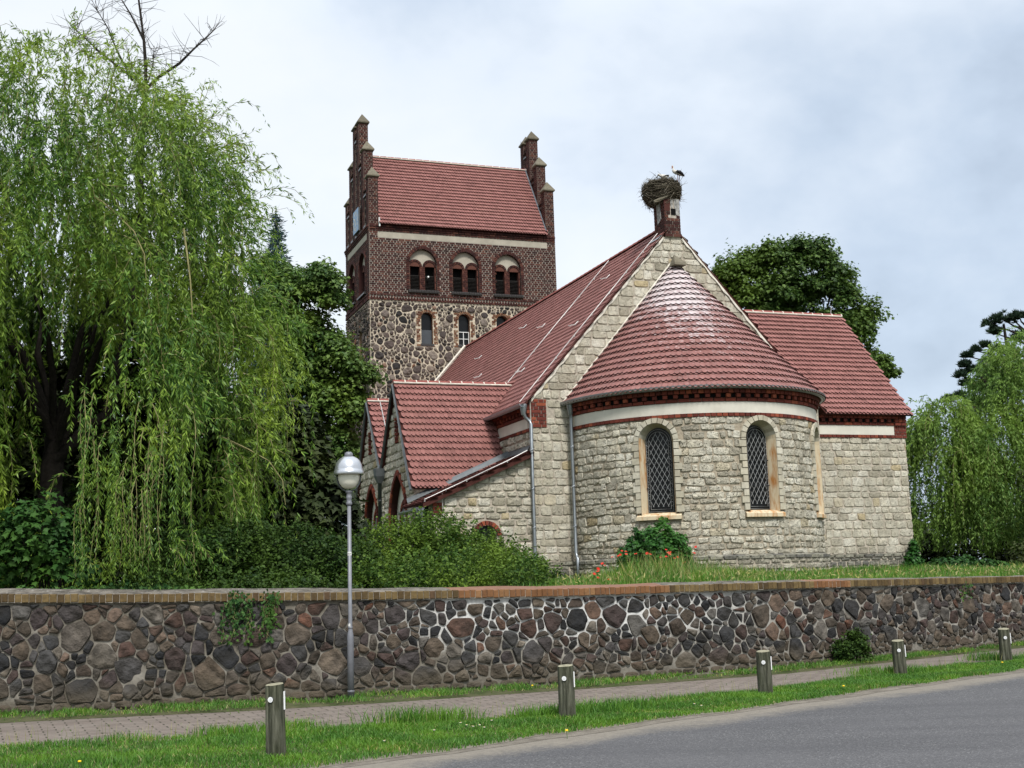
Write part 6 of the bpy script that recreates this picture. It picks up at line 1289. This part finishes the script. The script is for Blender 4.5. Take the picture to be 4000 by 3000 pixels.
hs = hash2(x, y); tall = np.clip(hash2(x * 1.9 + 5, y * 1.6), 0, 1); edge = np.clip((f - .78) * 5, 0, 1); h = RNG.uniform(.028, .07, n) * (1 + .5 * hs) + .09 * tall ** 2 * edge * RNG.random(n) + .015 * edge; thin = RNG.random(n) < np.where(f < .12, .35 + 4.5 * f, 1)
mb = MB(); P = np.stack([x, y, -.026 + .012 * np.sin(pi * f)], 1)[thin]; hh = h[thin]; ww = RNG.uniform(.003, .0065, len(hh)); dryp = RNG.random(len(hh)) < .05 + .22 * np.clip(hash2(P[:, 0] * 1.3 + 2, P[:, 1] * 1.7), 0, 1); blades(mb, P[~dryp], hh[~dryp], ww[~dryp], 'grass', .6); blades(mb, P[dryp], hh[dryp] * .8, ww[dryp], 'drygrass', .9)
for bx, by, q in [(-1.35, 14.35, .22), (-.9, 14.55, .18), (.3, 14.7, .16), (.85, 14.9, .18), (1.3, 15.3, .15), (5.3, 18.9, .15), (5.9, 19.0, .14), (-3.2, 13.9, .12), (7.8, 20.9, .18), (-2.6, 14.2, .12)]:
    k = 420; Pp = np.stack([bx + .22 * RNG.normal(size=k), by + .10 * RNG.normal(size=k), np.zeros(k)], 1); blades(mb, Pp, RNG.uniform(.4, 1.1, k) * q, RNG.uniform(.003, .006, k), 'grass', .55)
n = 420; x = RNG.uniform(-6, 10, n); y = np.array([ny_(q) for q in x]) - RNG.uniform(0, .25, n); blades(mb, np.stack([x, y, 0 * x], 1), RNG.uniform(.12, .26, n), np.full(n, .0022), 'drygrass', .3)
tag(kind(mb.build('verge_grass'), 'stuff'), 'bright green mown grass on the verge between path and road', 'grass')
mb = MB(); n = 30000; x = RNG.uniform(-9, 12, n); f = RNG.random(n); a = np.array([fy_(q) for q in x]); b = np.array([wy(q) for q in x]) - .06; y = a + (b - a) * f; dens = np.clip(.55 + .9 * hash2(x * 2.2, y * 1.5 + 9), 0.05, 1); k = RNG.random(n) < dens; P = np.stack([x, y, 0 * x + .01], 1)[k]; dry = RNG.random(len(P)) < .22; hh = RNG.uniform(.015, .06, len(P)) * (.7 + dens[k]); ww = RNG.uniform(.003, .0065, len(P))
blades(mb, P[~dry], hh[~dry], ww[~dry], 'grass', .8); blades(mb, P[dry], hh[dry] * .7, ww[dry], 'drygrass', 1.2)
n = 900; x = RNG.uniform(-7, 9, n); y = np.array([ny_(q) + (fy_(q) - ny_(q)) * RNG.random() ** 2 for q in x]); cl = hash2(x * 3, y * 3) > .35; blades(mb, np.stack([x, y, 0 * x], 1)[cl], RNG.uniform(.015, .05, cl.sum()), np.full(cl.sum(), .004), 'grass', .9)
tag(kind(mb.build('wall_foot_grass'), 'stuff'), 'patchy grass and weeds along the foot of the fieldstone wall', 'grass')
mb = MB(); n = 60000; x = RNG.uniform(-1.5, 17, n); tt = RNG.uniform(.28, 9.0, n) ** 1.0; y = np.array([wy(q) for q in x]) + tt
def inpoly_church(x, y):
    u = (x - CX) * CO + (y - CY) * SI; v = -(x - CX) * SI + (y - CY) * CO; return ((np.hypot(u - UA, v) < 3.2) & (v < .2)) | ((v > -.02) & (u > -6.5) & (u < 3.9)) | ((v > .5) & (u > 2) & (u < 7.15))
k = ~inpoly_church(x, y); x, y, tt = x[k], y[k], tt[k]; z = np.array([ground_z(p, q) for p, q in zip(x, y)])
pop = np.exp(-((x - 2.9) / 1.4) ** 2) * np.exp(-((y - 23.4) / 1.5) ** 2); hgt = .08 + .11 * np.clip(hash2(x, y), 0, 1) + .44 * pop * (x > .2); h = hgt * RNG.uniform(.55, 1.3, len(x)); dry = RNG.random(len(x)) < .16 + .3 * pop
blades(mb, np.stack([x, y, z], 1)[~dry], h[~dry], RNG.uniform(.005, .010, (~dry).sum()), 'grass', .4); blades(mb, np.stack([x, y, z], 1)[dry], h[dry] * 1.1, RNG.uniform(.004, .007, dry.sum()), 'drygrass', .4)
# barley-like seed heads nodding along the coping
n = 900; x = RNG.uniform(.6, 13, n); y = np.array([wy(q) for q in x]) + RNG.uniform(.5, 2.2, n); z = np.array([ground_z(p, q) for p, q in zip(x, y)]) + RNG.uniform(.06, .24, n); D = nrm(np.stack([RNG.normal(size=n), .5 * RNG.normal(size=n), .9 + .4 * RNG.normal(size=n)], 1)); leaf_quads(mb, np.stack([x, y, z], 1), D, RNG.uniform(.06, .11, n), np.full(n, .022), 'drygrass')
tag(kind(mb.build('tall_meadow_grass'), 'stuff'), 'tall seeding wild grass in the churchyard between coping and apse', 'grass')
# ---- poppies
def zr4(x, y): return ((2100 + x / 2.074) * 2212 / 4000, (1500 + y / 2.074) * 2212 / 4000)
pp = [(605, 1405, 24.4), (655, 1395, 24.5), (670, 1385, 24.6), (683, 1355, 24.7), (715, 1360, 24.6), (718, 1382, 24.4), (795, 1380, 24.5), (888, 1375, 24.5), (910, 1382, 24.3), (995, 1408, 24.2), (1040, 1345, 24.6), (1058, 1368, 24.5), (1078, 1366, 24.4), (1068, 1382, 24.3), (1042, 1402, 24.2), (1108, 1415, 24.2), (1133, 1405, 24.4), (1190, 1452, 23.6), (1282, 1322, 24.8), (1268, 1373, 24.4), (525, 1458, 23.8), (545, 1473, 23.7), (490, 1500, 23.2), (490, 1522, 22.9), (458, 1542, 22.8), (490, 1573, 22.4), (577, 1588, 22.2)]
pr_ = None
for x, y, Yd in pp:
    p = px(*zr4(x, y), Yd); gz = ground_z(p[0], p[1])
    if pr_ is None:
        t = thing('poppy', 'red poppy flower among the tall grass in front of the apse', 'flower', p, 0, 'red poppies in the tall grass by the apse'); mb = MB()
        for k in range(5):
            a = k * 2 * pi / 5; c, s_ = math.cos(a), math.sin(a); q = [(0, 0, 0), (.034, -.024, .010), (.046, 0, .028), (.034, .024, .010)]; mb.add([(u * c - v * s_, u * s_ + v * c, w_) for u, v, w_ in q], [(0, 1, 2, 3)], 'poppy')
        mb.build('petals', t); mb = MB(); mb.tube([(0, 0, 0), (.01, .01, -.2), (.0, .02, -.45)], .005, 'stem', 4); mb.build('stem', t); pr_ = t
    else:
        t = copy_tree(pr_); t.location = tuple(q * SC for q in p)
    t.rotation_euler = (R_(random.uniform(15, 60)), R_(random.uniform(-15, 15)), random.uniform(-.6, .6)); s_ = random.uniform(.55, .8); t.scale = (s_,) * 3
fl = None
for i, (x, y) in enumerate([(1224, 1578), (172, 1645), (1150, 1481), (2165, 1431), (1822, 1482)]):
    p = px(x, y, 1); d = Vector(p) - Vector((0, 0, EYE)); t_ = -(EYE - .05) / d.z; q = Vector((0, 0, EYE)) + d * t_
    if fl is None:
        t = thing('dandelion', 'yellow dandelion flower in the verge grass', 'flower', tuple(q), 0, 'yellow dandelions in the verge'); mb = MB(); mb.lathe([(0, .012), (.012, .010), (.019, .0), (.010, -.006), (0, -.008)], 'yellow', 10); mb.build('flower_head', t, True); mb = MB(); mb.tube([(0, 0, -.006), (.005, 0, -.09)], .003, 'stem', 4); mb.build('stem', t); fl = t
    else: t = copy_tree(fl); t.location = tuple(c * SC for c in q)

fl = None
for x, y in [(995, 1561), (1008, 1566), (1022, 1569), (1036, 1566), (1046, 1571), (1062, 1556), (938, 1577), (1500, 1520), (1515, 1524), (830, 1600)]:
    p = px(x, y, 1); d = Vector(p) - Vector((0, 0, EYE)); t_ = -(EYE - .045) / d.z; q = Vector((0, 0, EYE)) + d * t_
    if fl is None:
        t = thing('daisy', 'tiny white daisy in the mown grass of the verge', 'flower', tuple(q), 0, 'white daisies in the verge grass'); mb = MB(); mb.lathe([(.014, .004), (.012, -.003), (0, -.006)], 'daisy', 10); mb.build('petals', t, True); mb = MB(); mb.lathe([(0, .008), (.005, .004), (.006, -.002)], 'yellow', 8); mb.build('flower_head', t); mb = MB(); mb.tube([(0, 0, -.005), (.004, 0, -.06)], .002, 'stem', 4); mb.build('stem', t); fl = t
    else: t = copy_tree(fl); t.location = tuple(c * SC for c in q)
